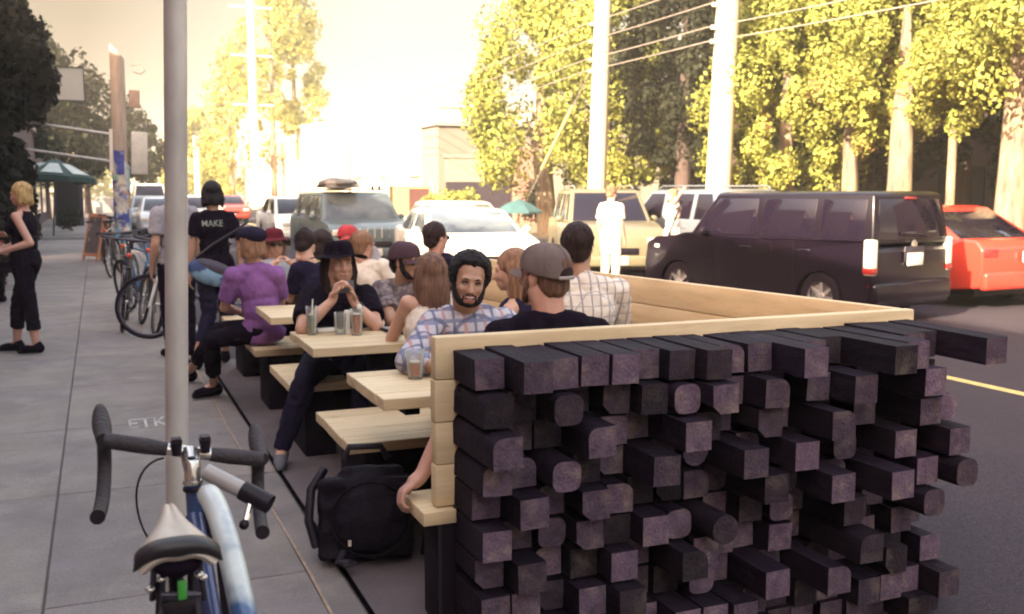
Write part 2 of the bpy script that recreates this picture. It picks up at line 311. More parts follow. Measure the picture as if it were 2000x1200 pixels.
# ================================================================ PARKLET
tw = thing('timber_wall', 'end wall of black charred timber ends stacked behind a pale board frame', 'wall', (1.1, 3.23, 0))
def rel(o, t):                                    # parent while keeping the mesh in world coordinates
    o.parent = t; o.matrix_parent_inverse = Matrix.Translation(t.location).inverted() if t.rotation_euler.z == 0 else (Matrix.Translation(t.location) @ Matrix.Rotation(t.rotation_euler.z, 4, 'Z')).inverted()
    return o
SQ = .0508
def poly(kind):
    s = SQ
    def arc(cx, cz, r, a0, a1, n=4): return [(cx + r * math.cos(R(a0 + (a1 - a0) * i / n)), cz + r * math.sin(R(a0 + (a1 - a0) * i / n))) for i in range(n + 1)]
    if kind == 0: return [(-s, -s), (s, -s), (s, s), (-s, s)]
    if kind == 1: return [(-s, -s), (s, -s), (s, s)] + arc(-s + .035, s - .035, .035, 90, 180)
    if kind == 2: return arc(-s + .03, -s + .03, .03, 180, 270, 3) + arc(s - .03, -s + .03, .03, 270, 360, 3) + arc(s - .03, s - .03, .03, 0, 90, 3) + arc(-s + .03, s - .03, .03, 90, 180, 3)
    if kind == 3: return [(-s, -s), (s, -s)] + arc(s - .04, s - .04, .04, 0, 90) + [(-s, s)]
    if kind == 4: return [(-s, -s + .03), (-s + .03, -s), (s, -s), (s, s), (-s, s)]
    if kind == 5: return arc(0, 0, s * 1.04, 0, 345, 11)
    if kind == 6: return [(-s, -s), (s - .03, -s), (s, -s + .03), (s, s), (-s, s)]
def timber_mesh(kind):
    b = MB(); b.prism(poly(kind), 0, 1, 'y'); me = b.mesh('timber'); me.materials.append(char); me.materials.append(endgrain)
    for p in me.polygons:
        if abs(p.normal.y) > .9: p.material_index = 1
    me.transform(Matrix.Diagonal((1, 1, 1, 1)))
    if kind in (2, 3, 1, 5):
        for p in me.polygons: p.use_smooth = True
        me.set_sharp_from_angle(angle=R(35))
    return me
tmesh = [timber_mesh(i) for i in range(7)]
GRID = {0: {0: 2.99, 1: 2.85, 2: 2.90, 3: 3.0, 4: 2.89, 5: 3.05, 6: 2.90, 7: 2.84, 8: 3.03, 9: 2.92, 10: 2.75, 11: 2.9, 12: 2.95, 13: 2.68, 14: 2.74, 15: 2.88, 16: 3.03, 17: 2.70},
 1: {0: 2.91, 1: 3.08, 2: 2.86, 3: 3.14, 4: 2.95, 5: 2.99, 6: 2.86, 7: 2.8, 8: 2.93, 9: 2.81, 10: 3.1, 11: 2.87, 12: 2.75, 13: 3.12, 14: 3.1, 15: 2.76, 16: 2.93},
 2: {0: 2.83, 1: 3.12, 2: 3.03, 3: 2.84, 4: 2.97, 5: 3.12, 6: 2.79, 7: 2.9, 8: 3.1, 9: 2.85, 10: 3.06, 11: 2.73, 12: 3.1, 13: 2.88, 14: 3.13, 15: 2.78, 16: 2.81},
 3: {0: 2.92, 1: 3.08, 2: 2.87, 3: 3.05, 4: 3.1, 5: 2.8, 6: 3.12, 7: 2.98, 8: 2.77, 9: 3.08, 10: 2.78, 11: 3.12, 12: 2.85, 13: 3.1, 14: 2.78, 15: 3.08, 16: 2.74},
 4: {0: 3.13, 1: 2.88, 2: 3.1, 3: 2.88, 4: 2.92, 5: 3.08, 6: 2.97, 7: 3.07, 9: 2.8, 8: 3.12, 10: 3.0, 11: 2.72, 12: 2.9, 13: 2.67, 14: 3.1, 15: 2.78, 16: 2.70},
 5: {0: 2.93, 1: 3.12, 2: 3.09, 3: 2.92, 4: 3.04, 5: 2.87, 6: 3.0, 7: 2.78, 8: 3.12, 9: 2.95, 10: 2.92, 11: 3.1, 12: 2.78, 13: 3.1, 14: 3.04, 15: 2.74, 16: 2.95},
 6: {0: 3.1, 1: 3.0, 2: 3.12, 3: 3.07, 4: 2.88, 5: 3.1, 6: 2.79, 7: 3.0, 8: 3.07, 9: 3.1, 10: 2.92, 11: 3.02, 12: 2.69, 13: 2.86, 14: 3.1, 15: 2.9},
 7: {0: 2.94, 1: 3.05, 2: 3.1, 3: 3.0, 4: 2.82, 5: 3.1, 6: 2.98, 7: 3.02, 8: 3.1, 9: 2.78, 10: 3.08, 11: 2.72, 12: 2.98, 13: 3.1, 14: 2.8, 15: 3.05, 16: 2.86}}
KIND = {(1, 0): 1, (2, 0): 1, (1, 2): 2, (2, 3): 1, (1, 4): 4, (1, 6): 2, (1, 7): 4, (3, 2): 2, (4, 4): 3, (5, 7): 5, (3, 7): 5, (0, 8): 3, (2, 11): 3, (1, 9): 3, (2, 9): 4, (2, 16): 5, (6, 6): 3, (7, 11): 3, (4, 12): 3, (5, 3): 4, (5, 12): 6, (7, 7): 2}
rt = random.Random(4)
for r in range(8):
    for c in range(18):
        if r > 0 and c == 17 and rt.random() < .0: continue
        yf = GRID[r].get(c)
        if c == 17 and yf is None: continue
        if yf is None: yf = rt.uniform(2.9, 3.0)
        elif yf > 2.985 and (r, c) not in ((0, 0), (2, 2), (6, 11)): yf -= .10
        kd = KIND.get((r, c), rt.choice([0, 0, 0, 0, 0, 2, 3, 1, 4]) if r > 2 else 0)
        x = 1.11 + .1125 * c + .049; z = 1.004 - .1135 * r - .049
        o = inst(tmesh[kd], 'timber', (x + rt.uniform(-.002, .002), yf, z + rt.uniform(-.002, .002)), (rt.uniform(-.012, .012), rt.uniform(-.03, .03), rt.uniform(-.01, .01)), None, (1, 3.207 - yf, 1)); rel(o, tw)
for c in [q for k_ in range(2) for q in range(17)]:      # bottom courses down to the road
    lowz = .048 if c not in locals().get('seen_', set()) else -.052
    seen_ = locals().get('seen_', set()) | {c}
    o = inst(tmesh[0], 'timber', (1.159 + .1125 * c, rt.uniform(2.74, 2.96), lowz), (0, 0, 0), None, (1, .1, 1)); o.scale.y = 3.207 - o.location.y; rel(o, tw)
for k in range(4):
    b = MB(); b.bb((1.04 + (k % 2) * .003, 3.21, .452 + .15 * k), (3.168, 3.262, .4505 + .15 * (k + 1))); rel(b.build('board', pine, bevel=.006), tw)
b = MB(); b.bb((1.06, 3.2085, -.095), (3.15, 3.25, .40)); rel(b.build('backing_board', black), tw)
es = thing('end_bench', 'pale plank seat along the charred timber end wall', 'bench', (2, 3.3, 0))
b = MB(); b.bb((.985, 3.175, .400), (1.105, 3.44, .448)); b.bb((1.105, 3.266, .400), (3.1, 3.44, .448)); rel(b.build('seat', pine, bevel=.004), es)
b = MB(); b.bb((1.055, 3.255, 0), (3.05, 3.40, .398)); rel(b.build('base', char, bevel=.004), es)
# street-side board wall, running away from the corner and slightly inwards
sr = thing('street_side_wall', 'low board wall of wide pale planks on the street side of the parklet', 'wall', (3.16, 3.27, 0))
sr.rotation_euler.z = math.atan2(.31, 2.13)
for k in range(7):
    b = MB(); b.bb((-.045, .0, .003 + .15 * k), (.0, 3.9, .15 * (k + 1))); b.build('board', pineY, sr, bevel=.006)
b = MB()
for yy in (.15, 1.3, 2.5, 3.7): b.bb((.002, yy, -.0), (.09, yy + .09, 1.0))
b.build('stud', char, sr, bevel=.004)
# four tables and four double benches
XR = lambda y: 3.10 - .145 * (y - 3.21)
def planks(t, name, xa, xb, ya, yb, za, zb, n, m):
    wd = (yb - ya) / n
    for i in range(n):
        b = MB(); b.bb((xa + rt.uniform(-.003, .003), ya + i * wd + .0012, za), (xb, ya + (i + 1) * wd - .0012, zb + rt.uniform(-.0015, .0))); o = b.build(name, m, t, bevel=.003, seg=1)
TY = [(3.67, 4.28), (5.01, 5.68), (6.35, 7.04), (7.70, 8.36)]
BY = [(4.19, 4.89), (5.62, 6.35), (6.97, 7.58), (8.34, 9.02)]
TL = ['nearest pale plank table beside the end wall with a half full beer glass', 'pale plank table in front of the man in the black hat', 'pale plank table right behind the man in the black hat', 'farthest pale plank table by the woman in sunglasses']
BL = ['nearest double bench, between the nearest table and the one with the drinks', 'plank bench the man in the black hat sits on', 'plank bench the person in the purple shirt sits on', 'farthest plank bench under the woman in sunglasses']
for i in range(4):
    (ya, yb), (sa, sb) = TY[i], BY[i]; x1 = XR(yb) - .12; xs = XR(sb) - .12
    t = thing('plank_table', TL[i], 'table', (1.0, (ya + yb) / 2, 0), 0, 'plank tables of the parklet'); yc = (ya + yb) / 2
    planks(t, 'plank', -.02, x1 - 1.0, ya - yc, yb - yc, .703, .75, 5, pine)
    b = MB(); b.bb((.1, -.20, .655), (.16, .20, .702)); b.bb((x1 - 1.2, -.20, .655), (x1 - 1.14, .20, .702)); b.build('batten', char, t)
    for xx in (.36, x1 - 1.5):
        b = MB(); b.bb((xx, -.10, 0), (xx + .14, .10, .655)); b.build('pedestal', char, t, bevel=.004)
    t = thing('plank_bench', BL[i], 'bench', (1.0, (sa + sb) / 2, 0), 0, 'double benches of the parklet'); yc = (sa + sb) / 2
    planks(t, 'plank', -.04, xs - 1.0, sa - yc, sb - yc, .402, .45, 5, pine)
    b = MB(); b.bb((.06, sa - yc + .10, 0), (.24, sb - yc - .10, .400)); b.build('base', char, t, bevel=.005)
    b = MB(); b.bb((xs - 1.4, sa - yc + .10, 0), (xs - 1.2, sb - yc - .10, .400)); b.build('base', char, t, bevel=.005)
    b = MB(); b.bb((.242, -.08, .12), (xs - 1.402, .08, .39)); b.build('beam', char, t)

# ================================================================ SIGN POLE AND FOREGROUND BICYCLE
pl = thing('sign_pole', 'galvanised round steel sign pole the foreground bicycle leans on', 'pole', (.2, 2.92, 0))
b = MB(); b.tube([(-.05, 0, 0), (.075, .03, 3.7)], .031, 28); b.build('post', steel, pl, smooth=60)
b = MB(); b.lathe([(.05, 0), (.05, .01), (.033, .015)], 20); b.build('flange', steel, pl)
b = MB(); b.box((.075, -.010, 3.1), (.3, .003, .45)); b.build('sign_plate', steel, pl)
for zz in (2.95, 3.25):
    b = MB(); b.tube([(.07, -.016, zz), (.07, .06, zz)], .006, 8); b.build('bolt', darkmetal, pl)

bk = thing('bicycle', 'blue and white road bicycle with drop bars leaning on the steel pole', 'bicycle', (.12, 1.9, 0))
def bp(b, name, m, **k): return rel(b.build(name, m, **k), bk)
H = Vector((.18, 2.48, .918))
tape = mat('handlebar_tape', (.024, .017, .022), .7, .2, 30, .5, 90)
dn = Vector((0, 0, -1))
def W3(x, y, z): return Vector((x, y, z))
# bar: left drop and right drop, ends pointing back to the rider
BL_ = W3(-.012, 2.50, .962); BR_ = W3(.352, 2.49, .880)
def bez(ps, n=14):
    ps = [Vector(p) for p in ps]; o = []
    for i in range(n + 1):
        t = i / n; q = list(ps)
        while len(q) > 1: q = [q[j].lerp(q[j + 1], t) for j in range(len(q) - 1)]
        o.append(q[0])
    return o
b = MB(); b.tube([H + (BL_ - H) * .03, H + (BL_ - H) * .30], .0155, 14); b.tube([H + (BR_ - H) * .03, H + (BR_ - H) * .30], .0155, 14); bp(b, 'bar_clamp_area', chrome, smooth=60)
for s, E in ((0, BL_), (1, BR_)):
    a = H + (E - H) * .27; b = MB(); b.tube([a, a.lerp(E, .35), a.lerp(E, .8), E], [.0165, .0195, .019, .018], 14)
    fw = W3(-.005 if s == 0 else .0, .10, .01)
    hood = bez([E, E + fw * .9 + W3(0, 0, .01), E + fw * 1.25 + W3(0, .0, .045)], 8); b.tube(hood, [.018, .019, .021, .022, .022, .021, .019, .016, .010], 14)
    dr = bez([E + W3(0, .02, 0), E + W3(0, .12, -.03), E + W3(.0, .10, -.14), E + W3(-.01, .0, -.165), E + W3(-.02, -.11, -.15 - .0)], 16)
    b.tube(dr, .0165, 14); bp(b, 'handlebar_grip', tape, smooth=70)
    b = MB(); e = dr[-1]; d = (dr[-1] - dr[-2]).normalized(); b.tube([e, e + d * .006], .0172, 14); bp(b, 'bar_end_plug', black)
    lv = bez([E + fw * 1.1, E + fw * 1.3 + W3(0, .03, -.04), E + fw + W3(0, -.0, -.12)], 8); b = MB(); b.tube(lv, [.007, .008, .008, .008, .007, .007, .006, .006, .005], 8, flat=1.6); bp(b, 'brake_lever', darkmetal, smooth=60)
b = MB(); b.tube([H + W3(0, -.0, 0), H + W3(.0, -.045, -.03)], [.024, .02], 14); b.lathe([(.019, 0), (.019, .05), (.014, .055)], 16, Matrix.Translation(H + W3(0, -.045, -.06))); bp(b, 'stem', chrome, smooth=50)
b = MB(); b.lathe([(.009, 0), (.009, .004)], 12, Matrix.Translation(H + W3(0, -.045, -.004))); bp(b, 'stem_bolt', black)
for dx in (-.032, .034):
    b = MB(); b.tube([H + W3(dx, -.015, 0), H + W3(dx, -.015, .035)], [.011, .015], 10); b.box(H + W3(dx, -.02, .037), (.022, .03, .012)); bp(b, 'lamp_mount', black, smooth=50)
hd = H + W3(0, -.045, -.06)
b = MB(); b.tube([hd, hd + W3(.005, .02, -.13)], .019, 14); bp(b, 'head_tube', mat('blue_frame', (.03, .06, .16), .3, .2, 6, coat=.4), smooth=60)
for k, zz in enumerate((-.005, -.022, -.13)):
    b = MB(); b.lathe([(.023, 0), (.024, .004), (.023, .009)], 16, Matrix.Translation(hd + W3(.0, .0, zz))); bp(b, 'headset_ring', chrome if k != 1 else black, smooth=50)
# light grey tube with a black sleeve strapped from the head to the right drop (a mounted pump)
a = H + W3(.03, -.06, -.035); e = W3(.345, 2.33, .812)
b = MB(); b.tube([a, a.lerp(e, .6)], .020, 16); bp(b, 'pump_tube', mat('pale_grey_plastic', (.33, .31, .31), .35, .1, 5), smooth=60)
b = MB(); b.tube([a.lerp(e, .57), a.lerp(e, 1.0)], .0235, 16); bp(b, 'pump_sleeve', black, smooth=60)
b = MB(); q = a.lerp(e, .72); b.tube([q, q + W3(-.02, -.03, -.05)], .008, 8); bp(b, 'pump_bracket', chrome); b = MB(); b.ell(q + W3(-.025, -.035, -.058), (.012, .012, .012)); bp(b, 'bracket_knob', black, smooth=60)
# frame: pearly white to blue oversize tube with a blue twin lower tube
blue = mat('pearl_blue_frame', (.46, .50, .50), .3, .15, 9, coat=.3, c2=(.05, .10, .22), mixlo=.47, mixhi=.57)
P0 = W3(.200, 2.30, .862); tt = bez([P0, W3(.212, 2.22, .885), W3(.232, 2.02, .80), W3(.24, 1.80, .62), W3(.24, 1.55, .36)], 20)
b = MB(); b.tube(tt, [.020] + [.026] * 19 + [.026], 18); bp(b, 'top_tube', blue, smooth=60)
b = MB(); b.ell(P0 + W3(-.003, -.005, .004), (.02, .02, .02)); bp(b, 'tube_cap', chrome, smooth=60)
dt = bez([P0 + W3(-.03, 0, -.05), W3(.18, 2.15, .70), W3(.20, 1.90, .52), W3(.19, 1.75, .30)], 14)
b = MB(); b.tube(dt, .021, 16); bp(b, 'down_tube', mat('deep_blue_frame', (.028, .045, .15), .3, .2, 6, coat=.4), smooth=60)
# saddle
S = W3(.108, 2.00, .905)
def saddle():
    prof = [(-.135, .072, -.012), (-.12, .082, 0), (-.07, .079, .006), (-.02, .060, .007), (.03, .036, .005), (.08, .021, .003), (.125, .018, -.001), (.14, .008, -.008)]
    vs_, fs_ = [], []; n = 13
    for (y, hw, z) in prof:
        for k in range(n):
            t = -1 + 2 * k / (n - 1); x = hw * t; dz = -.030 * abs(t) ** 3.2 * min(1, hw / .05) - .004 + .004 * (1 - min(1, abs(t) * 3)) * -1
            vs_.append((x, y, z + dz))
    for i in range(len(prof) - 1):
        for k in range(n - 1): a = i * n + k; fs_.append((a, a + 1, a + n + 1, a + n))
    return vs_, fs_
v, f = saddle(); b = MB(); b.add(v, f); o = b.build('saddle', mat('white_saddle', (.42, .36, .31), .4, .1, 8, .1), None)
bake(o, [('SUBSURF', dict(levels=2)), ('SOLIDIFY', dict(thickness=.012, offset=-1))]); shade(o, 60); o.data.transform(Matrix.Translation(S) @ Matrix.Rotation(R(3), 4, 'X') @ Matrix.Diagonal((.92, 1, 1, 1))); rel(o, bk)
b = MB(); back = [(-.083 + .166 * i / 12) for i in range(13)]
vs_ = []; fs_ = []
for i, x in enumerate(back):
    t = x / .083; yb = -.137 + .012 * t * t; zt = .004 - .030 * abs(t) ** 3
    for (dy, dz) in ((.035, .004), (.0, .001), (-.004, -.012), (.002, -.034 + .008 * abs(t)), (.02, -.036 + .008 * abs(t))): vs_.append((S.x + x * .95, S.y + yb + dy, S.z + zt + dz))
for i in range(12):
    for k in range(4): a = i * 5 + k; fs_.append((a, a + 5, a + 6, a + 1))
b.add(vs_, fs_); o = b.build('saddle_back', mat('black_vinyl', (.010, .006, .01), .42, .15, 20, .1)); bake(o, [('SOLIDIFY', dict(thickness=.006)), ('SUBSURF', dict(levels=1))]); shade(o, 60); rel(o, bk)
for sx in (-.02, .02):
    b = MB(); b.tube([S + W3(sx * .4, .10, -.02), S + W3(sx, .03, -.045), S + W3(sx, -.06, -.045), S + W3(sx * 1.6, -.115, -.02)], .0035, 8); bp(b, 'saddle_rail', chrome, smooth=60)
b = MB(); b.box(S + W3(0, -.02, -.045), (.05, .035, .018)); b.tube([S + W3(0, -.01, -.05), W3(.115, 2.02, .50)], .0145, 14); bp(b, 'seat_post', black, smooth=50)
b = MB(); b.ell(S + W3(0, -.10, -.052), (.045, .03, .022)); bp(b, 'saddle_bag', cBlack, smooth=60)
b = MB(); b.box(S + W3(.006, -.105, -.10), (.016, .006, .038)); bp(b, 'green_tag', mat('green_plastic', (.05, .32, .05), .4), bevel=.002)
for p_, q_ in (((-.04, -.07, -.05), (-.045, -.03, -.14)), ((.042, -.07, -.06), (.05, -.04, -.15)), ((-.03, -.09, -.11), (.04, -.09, -.12))):
    b = MB(); b.tube([S + W3(*p_), S + W3(*q_)], .006, 8); bp(b, 'lock_shackle', darkmetal, smooth=60)
for q_ in ((-.03, -.10, -.075), (.045, -.10, -.083), (-.05, -.08, -.10), (.038, -.105, -.075)):
    b = MB(); b.ell(S + W3(*q_), (.009, .008, .006)); bp(b, 'clamp', chrome, smooth=60)
b = MB(); b.box(S + W3(0, -.05, -.16), (.075, .05, .06)); bp(b, 'lock_body', black, bevel=.012)
for sx in (-1, 1):
    b = MB(); b.tube([S + W3(sx * .028, -.04, -.10), S + W3(sx * .06, -.22, -.42), W3(.115 + sx * .07, 1.46, .36)], .009, 8); bp(b, 'seat_stay', black, smooth=60)
    b = MB(); b.tube([W3(.115 + sx * .03, 1.93, .30), W3(.115 + sx * .07, 1.46, .36)], .01, 8); bp(b, 'chain_stay', black, smooth=60)
rk = [S + W3(-.055, -.02, -.20), S + W3(-.075, -.045, -.195), S + W3(-.075, -.35, -.20), S + W3(.075, -.35, -.20), S + W3(.075, -.045, -.195), S + W3(.055, -.02, -.20), S + W3(-.055, -.02, -.20)]
b = MB(); b.tube(rk, .006, 8); [b.tube([S + W3(x, -.04, -.2), S + W3(x, -.35, -.2)], .004, 6) for x in (-.03, .03)]; bp(b, 'rear_rack', black, smooth=60)
cb_ = bez([H + W3(-.06, .01, -.01), H + W3(-.16, .02, -.02), H + W3(-.14, -.04, -.2), H + W3(-.05, .06, -.28)], 16)
b = MB(); b.tube(cb_, .0028, 6); bp(b, 'brake_cable', black, smooth=60)
def wheel(name, par, c, axis, r=.335, tw_=.016, rimm=None, spokes=20, hub=True):
    M_ = Matrix.Translation(c) @ Vector((0, 0, 1)).rotation_difference(Vector(axis)).to_matrix().to_4x4()
    t = MB(); prof = [(r - tw_ + tw_ * math.cos(R(a)), tw_ * math.sin(R(a))) for a in range(0, 360, 45)]; t.lathe(prof + [prof[0]], 40, M_, caps=False)
    o = t.build('wheel', rubber, par, smooth=60)
    k = MB(); k.lathe([(r - 2 * tw_ - .002, -.009), (r - 2 * tw_ + .006, -.009), (r - 2 * tw_ + .006, .009), (r - 2 * tw_ - .002, .009), (r - 2 * tw_ - .014, 0), (r - 2 * tw_ - .002, -.009)], 40, M_, caps=False); k.build('rim', rimm or chrome, o, smooth=30)
    s_ = MB()
    for i in range(spokes):
        a = 2 * math.pi * i / spokes; s_.tube([M_ @ Vector((.012 * math.cos(a + .6), .012 * math.sin(a + .6), .02 * (-1) ** i)), M_ @ Vector(((r - 2 * tw_ - .004) * math.cos(a), (r - 2 * tw_ - .004) * math.sin(a), 0))], .0013, 4, caps=False)
    s_.build('spoke', chrome, o)
    h_ = MB(); h_.lathe([(.018, -.035), (.012, -.02), (.012, .02), (.018, .035)], 12, M_); h_.build('hub', chrome, o, smooth=50)
    return o
for c_ in ((.115, 1.46, .335), (.215, 2.55, .335)):
    o = wheel('wheel', None, c_, (1, 0, .03)); rel(o, bk)
b = MB()
for sx in (-1, 1): b.tube([W3(.21 + sx * .03, 2.50, .70), W3(.215 + sx * .05, 2.55, .335)], .011, 8)
b.tube([W3(.18, 2.5, .70), W3(.24, 2.5, .70)], .013, 8); b.tube([W3(.21, 2.48, .80), W3(.21, 2.5, .70)], .016, 8); bp(b, 'fork', black, smooth=60)
b = MB(); b.lathe([(.085, -.003), (.085, .003)], 24, Matrix.Translation((.16, 1.93, .29)) @ Matrix.Rotation(R(90), 4, 'Y')); b.tube([(.17, 1.93, .29), (.18, 2.05, .18)], .01, 8); b.tube([(.05, 1.93, .29), (.04, 1.81, .40)], .01, 8); b.tube([(.05, 1.93, .29), (.17, 1.93, .29)], .018, 10); bp(b, 'crank', darkmetal)
b = MB(); b.tube([W3(.115, 1.92, .52), W3(.115, 1.93, .29)], .016, 12); b.tube([dt[-1], W3(.115, 1.93, .29)], .018, 12); b.tube([tt[-1], W3(.12, 1.93, .31)], .02, 12); bp(b, 'seat_tube', MATS['deep_blue_frame'], smooth=60)
# ================================================================ PEOPLE
PI_ = math.pi
def V(*a): return Vector(a)
def organic(b, name, m, parent, vox=.01, smooth=6, disp=0, dfreq=(9, 9, 9), ridge=False, post=None, bis=None):
    me = b.mesh(name); o = bpy.data.objects.new(name, me); col.objects.link(o); me.materials.append(m)
    bake(o, [('REMESH', dict(mode='VOXEL', voxel_size=vox, use_smooth_shade=True)), ('SMOOTH', dict(factor=.5, iterations=smooth))])
    me = o.data
    if not me.materials: me.materials.append(m)
    if disp or post:
        n = len(me.vertices); co = np.empty(n * 3); me.vertices.foreach_get('co', co); co = co.reshape(-1, 3); no = np.empty(n * 3); me.vertex_normals.foreach_get('vector', no); no = no.reshape(-1, 3)
        if disp:
            fr = Vector(dfreq); d = np.empty(n)
            for i in range(n):
                q = Vector((co[i, 0] * fr.x, co[i, 1] * fr.y, co[i, 2] * fr.z)); h = noise.noise(q) + .5 * noise.noise(q * 2.1)
                d[i] = (1 - abs(h) * 2.4) if ridge else h
            co = co + no * (d * disp)[:, None]
        if post: co = post(co)
        me.vertices.foreach_set('co', co.ravel()); me.update()
    if bis:
        bm = bmesh.new(); bm.from_mesh(me)
        for (pc, pn) in bis: bmesh.ops.bisect_plane(bm, geom=bm.verts[:] + bm.edges[:] + bm.faces[:], plane_co=pc, plane_no=pn, clear_outer=True)
        bm.to_mesh(me); bm.free()
    shade(o, 180)
    if parent is not None: rel(o, parent)
    return o
def hand_prims(b, Wp, D, Nn, side, curl=.35, s=1.0, spread=1.0, thumb=.5):
    D = D.normalized(); L = D.cross(Nn).normalized() * side; Nn = L.cross(D).normalized() * side
    if Nn.length < .1: Nn = V(0, 0, -1)
    N2 = -Nn if False else Nn
    b.cap(Wp, Wp + D * .03 * s, .026 * s, .028 * s)
    for o_ in (-.026, -.009, .009, .026): b.cap(Wp + D * .02 * s + L * o_ * .7 * s, Wp + D * .082 * s + L * o_ * s, .0145 * s, .0115 * s)
    for i, (o_, ln) in enumerate(((.031, .86), (.0105, 1.0), (-.0105, .95), (-.031, .76))):
        p = Wp + D * .088 * s + L * o_ * s * spread; d = D.copy(); 
        for j, (sl, r0, r1) in enumerate(((.042, .0098, .0092), (.027, .0092, .0084), (.022, .0084, .0072))):
            ax = d.cross(Nn).normalized(); d = (Matrix.Rotation(-curl * (.9 if j == 0 else 1.1), 3, ax) @ d).normalized() if False else (d * math.cos(curl) + Nn * math.sin(curl) if j == 0 else d * math.cos(curl) + (Nn * d.dot(D) - D * d.dot(Nn)).normalized() * math.sin(curl)).normalized()
            q = p + d * sl * ln * s; b.cap(p, q, r0 * s, r1 * s, 8); p = q
    t0 = Wp + D * .028 * s + L * .026 * s; t1 = t0 + (D * .55 + L * .75 + Nn * thumb) .normalized() * .042 * s; t2 = t1 + (D * .85 + L * .35 + Nn * (thumb + .1)).normalized() * .034 * s
    b.cap(t0, t1, .014 * s, .0115 * s, 8); b.cap(t1, t2, .0112 * s, .009 * s, 8)
def head_prims(b, M_, s=1., chin=0., mouth_open=0):
    def P(x, y, z): return M_ @ Vector((x * s, y * s, z * s))
    Rm = M_.to_3x3()
    b.ell(P(0, -.014, .034), (.076 * s, .094 * s, .087 * s), 20, Rm); b.ell(P(0, .026, -.012), (.066 * s, .066 * s, .075 * s), 18, Rm)
    b.cap(P(-.046, .008, -.05), P(0, .060, -.092 - chin), .024 * s, .021 * s); b.cap(P(.046, .008, -.05), P(0, .060, -.092 - chin), .024 * s, .021 * s); b.ell(P(0, .052, -.066), (.044 * s, .036 * s, .042 * s), 14, Rm)
    b.cap(P(0, .086, .006), P(0, .105, -.030), .0085 * s, .0125 * s, 10); b.ell(P(-.012, .094, -.034), (.0085 * s,) * 3, 8); b.ell(P(.012, .094, -.034), (.0085 * s,) * 3, 8)
    b.cap(P(-.040, .078, .026), P(.040, .078, .026), .0125 * s, .0125 * s, 10)
    for x in (-1, 1): b.ell(P(.037 * x, .064, -.022), (.023 * s, .02 * s, .02 * s), 12); b.ell(P(.077 * x, -.008, -.006), (.009 * s, .018 * s, .030 * s), 10, Rm); b.cap(P(.05 * x, .0, -.05), P(.03 * x, -.02, -.13), .03 * s, .03 * s)
    b.cap(P(-.017, .088, -.0555), P(.017, .088, -.0555), .0065 * s, .0065 * s, 8); b.cap(P(-.013, .087, -.069 - mouth_open), P(.013, .087, -.069 - mouth_open), .007 * s, .007 * s, 8)
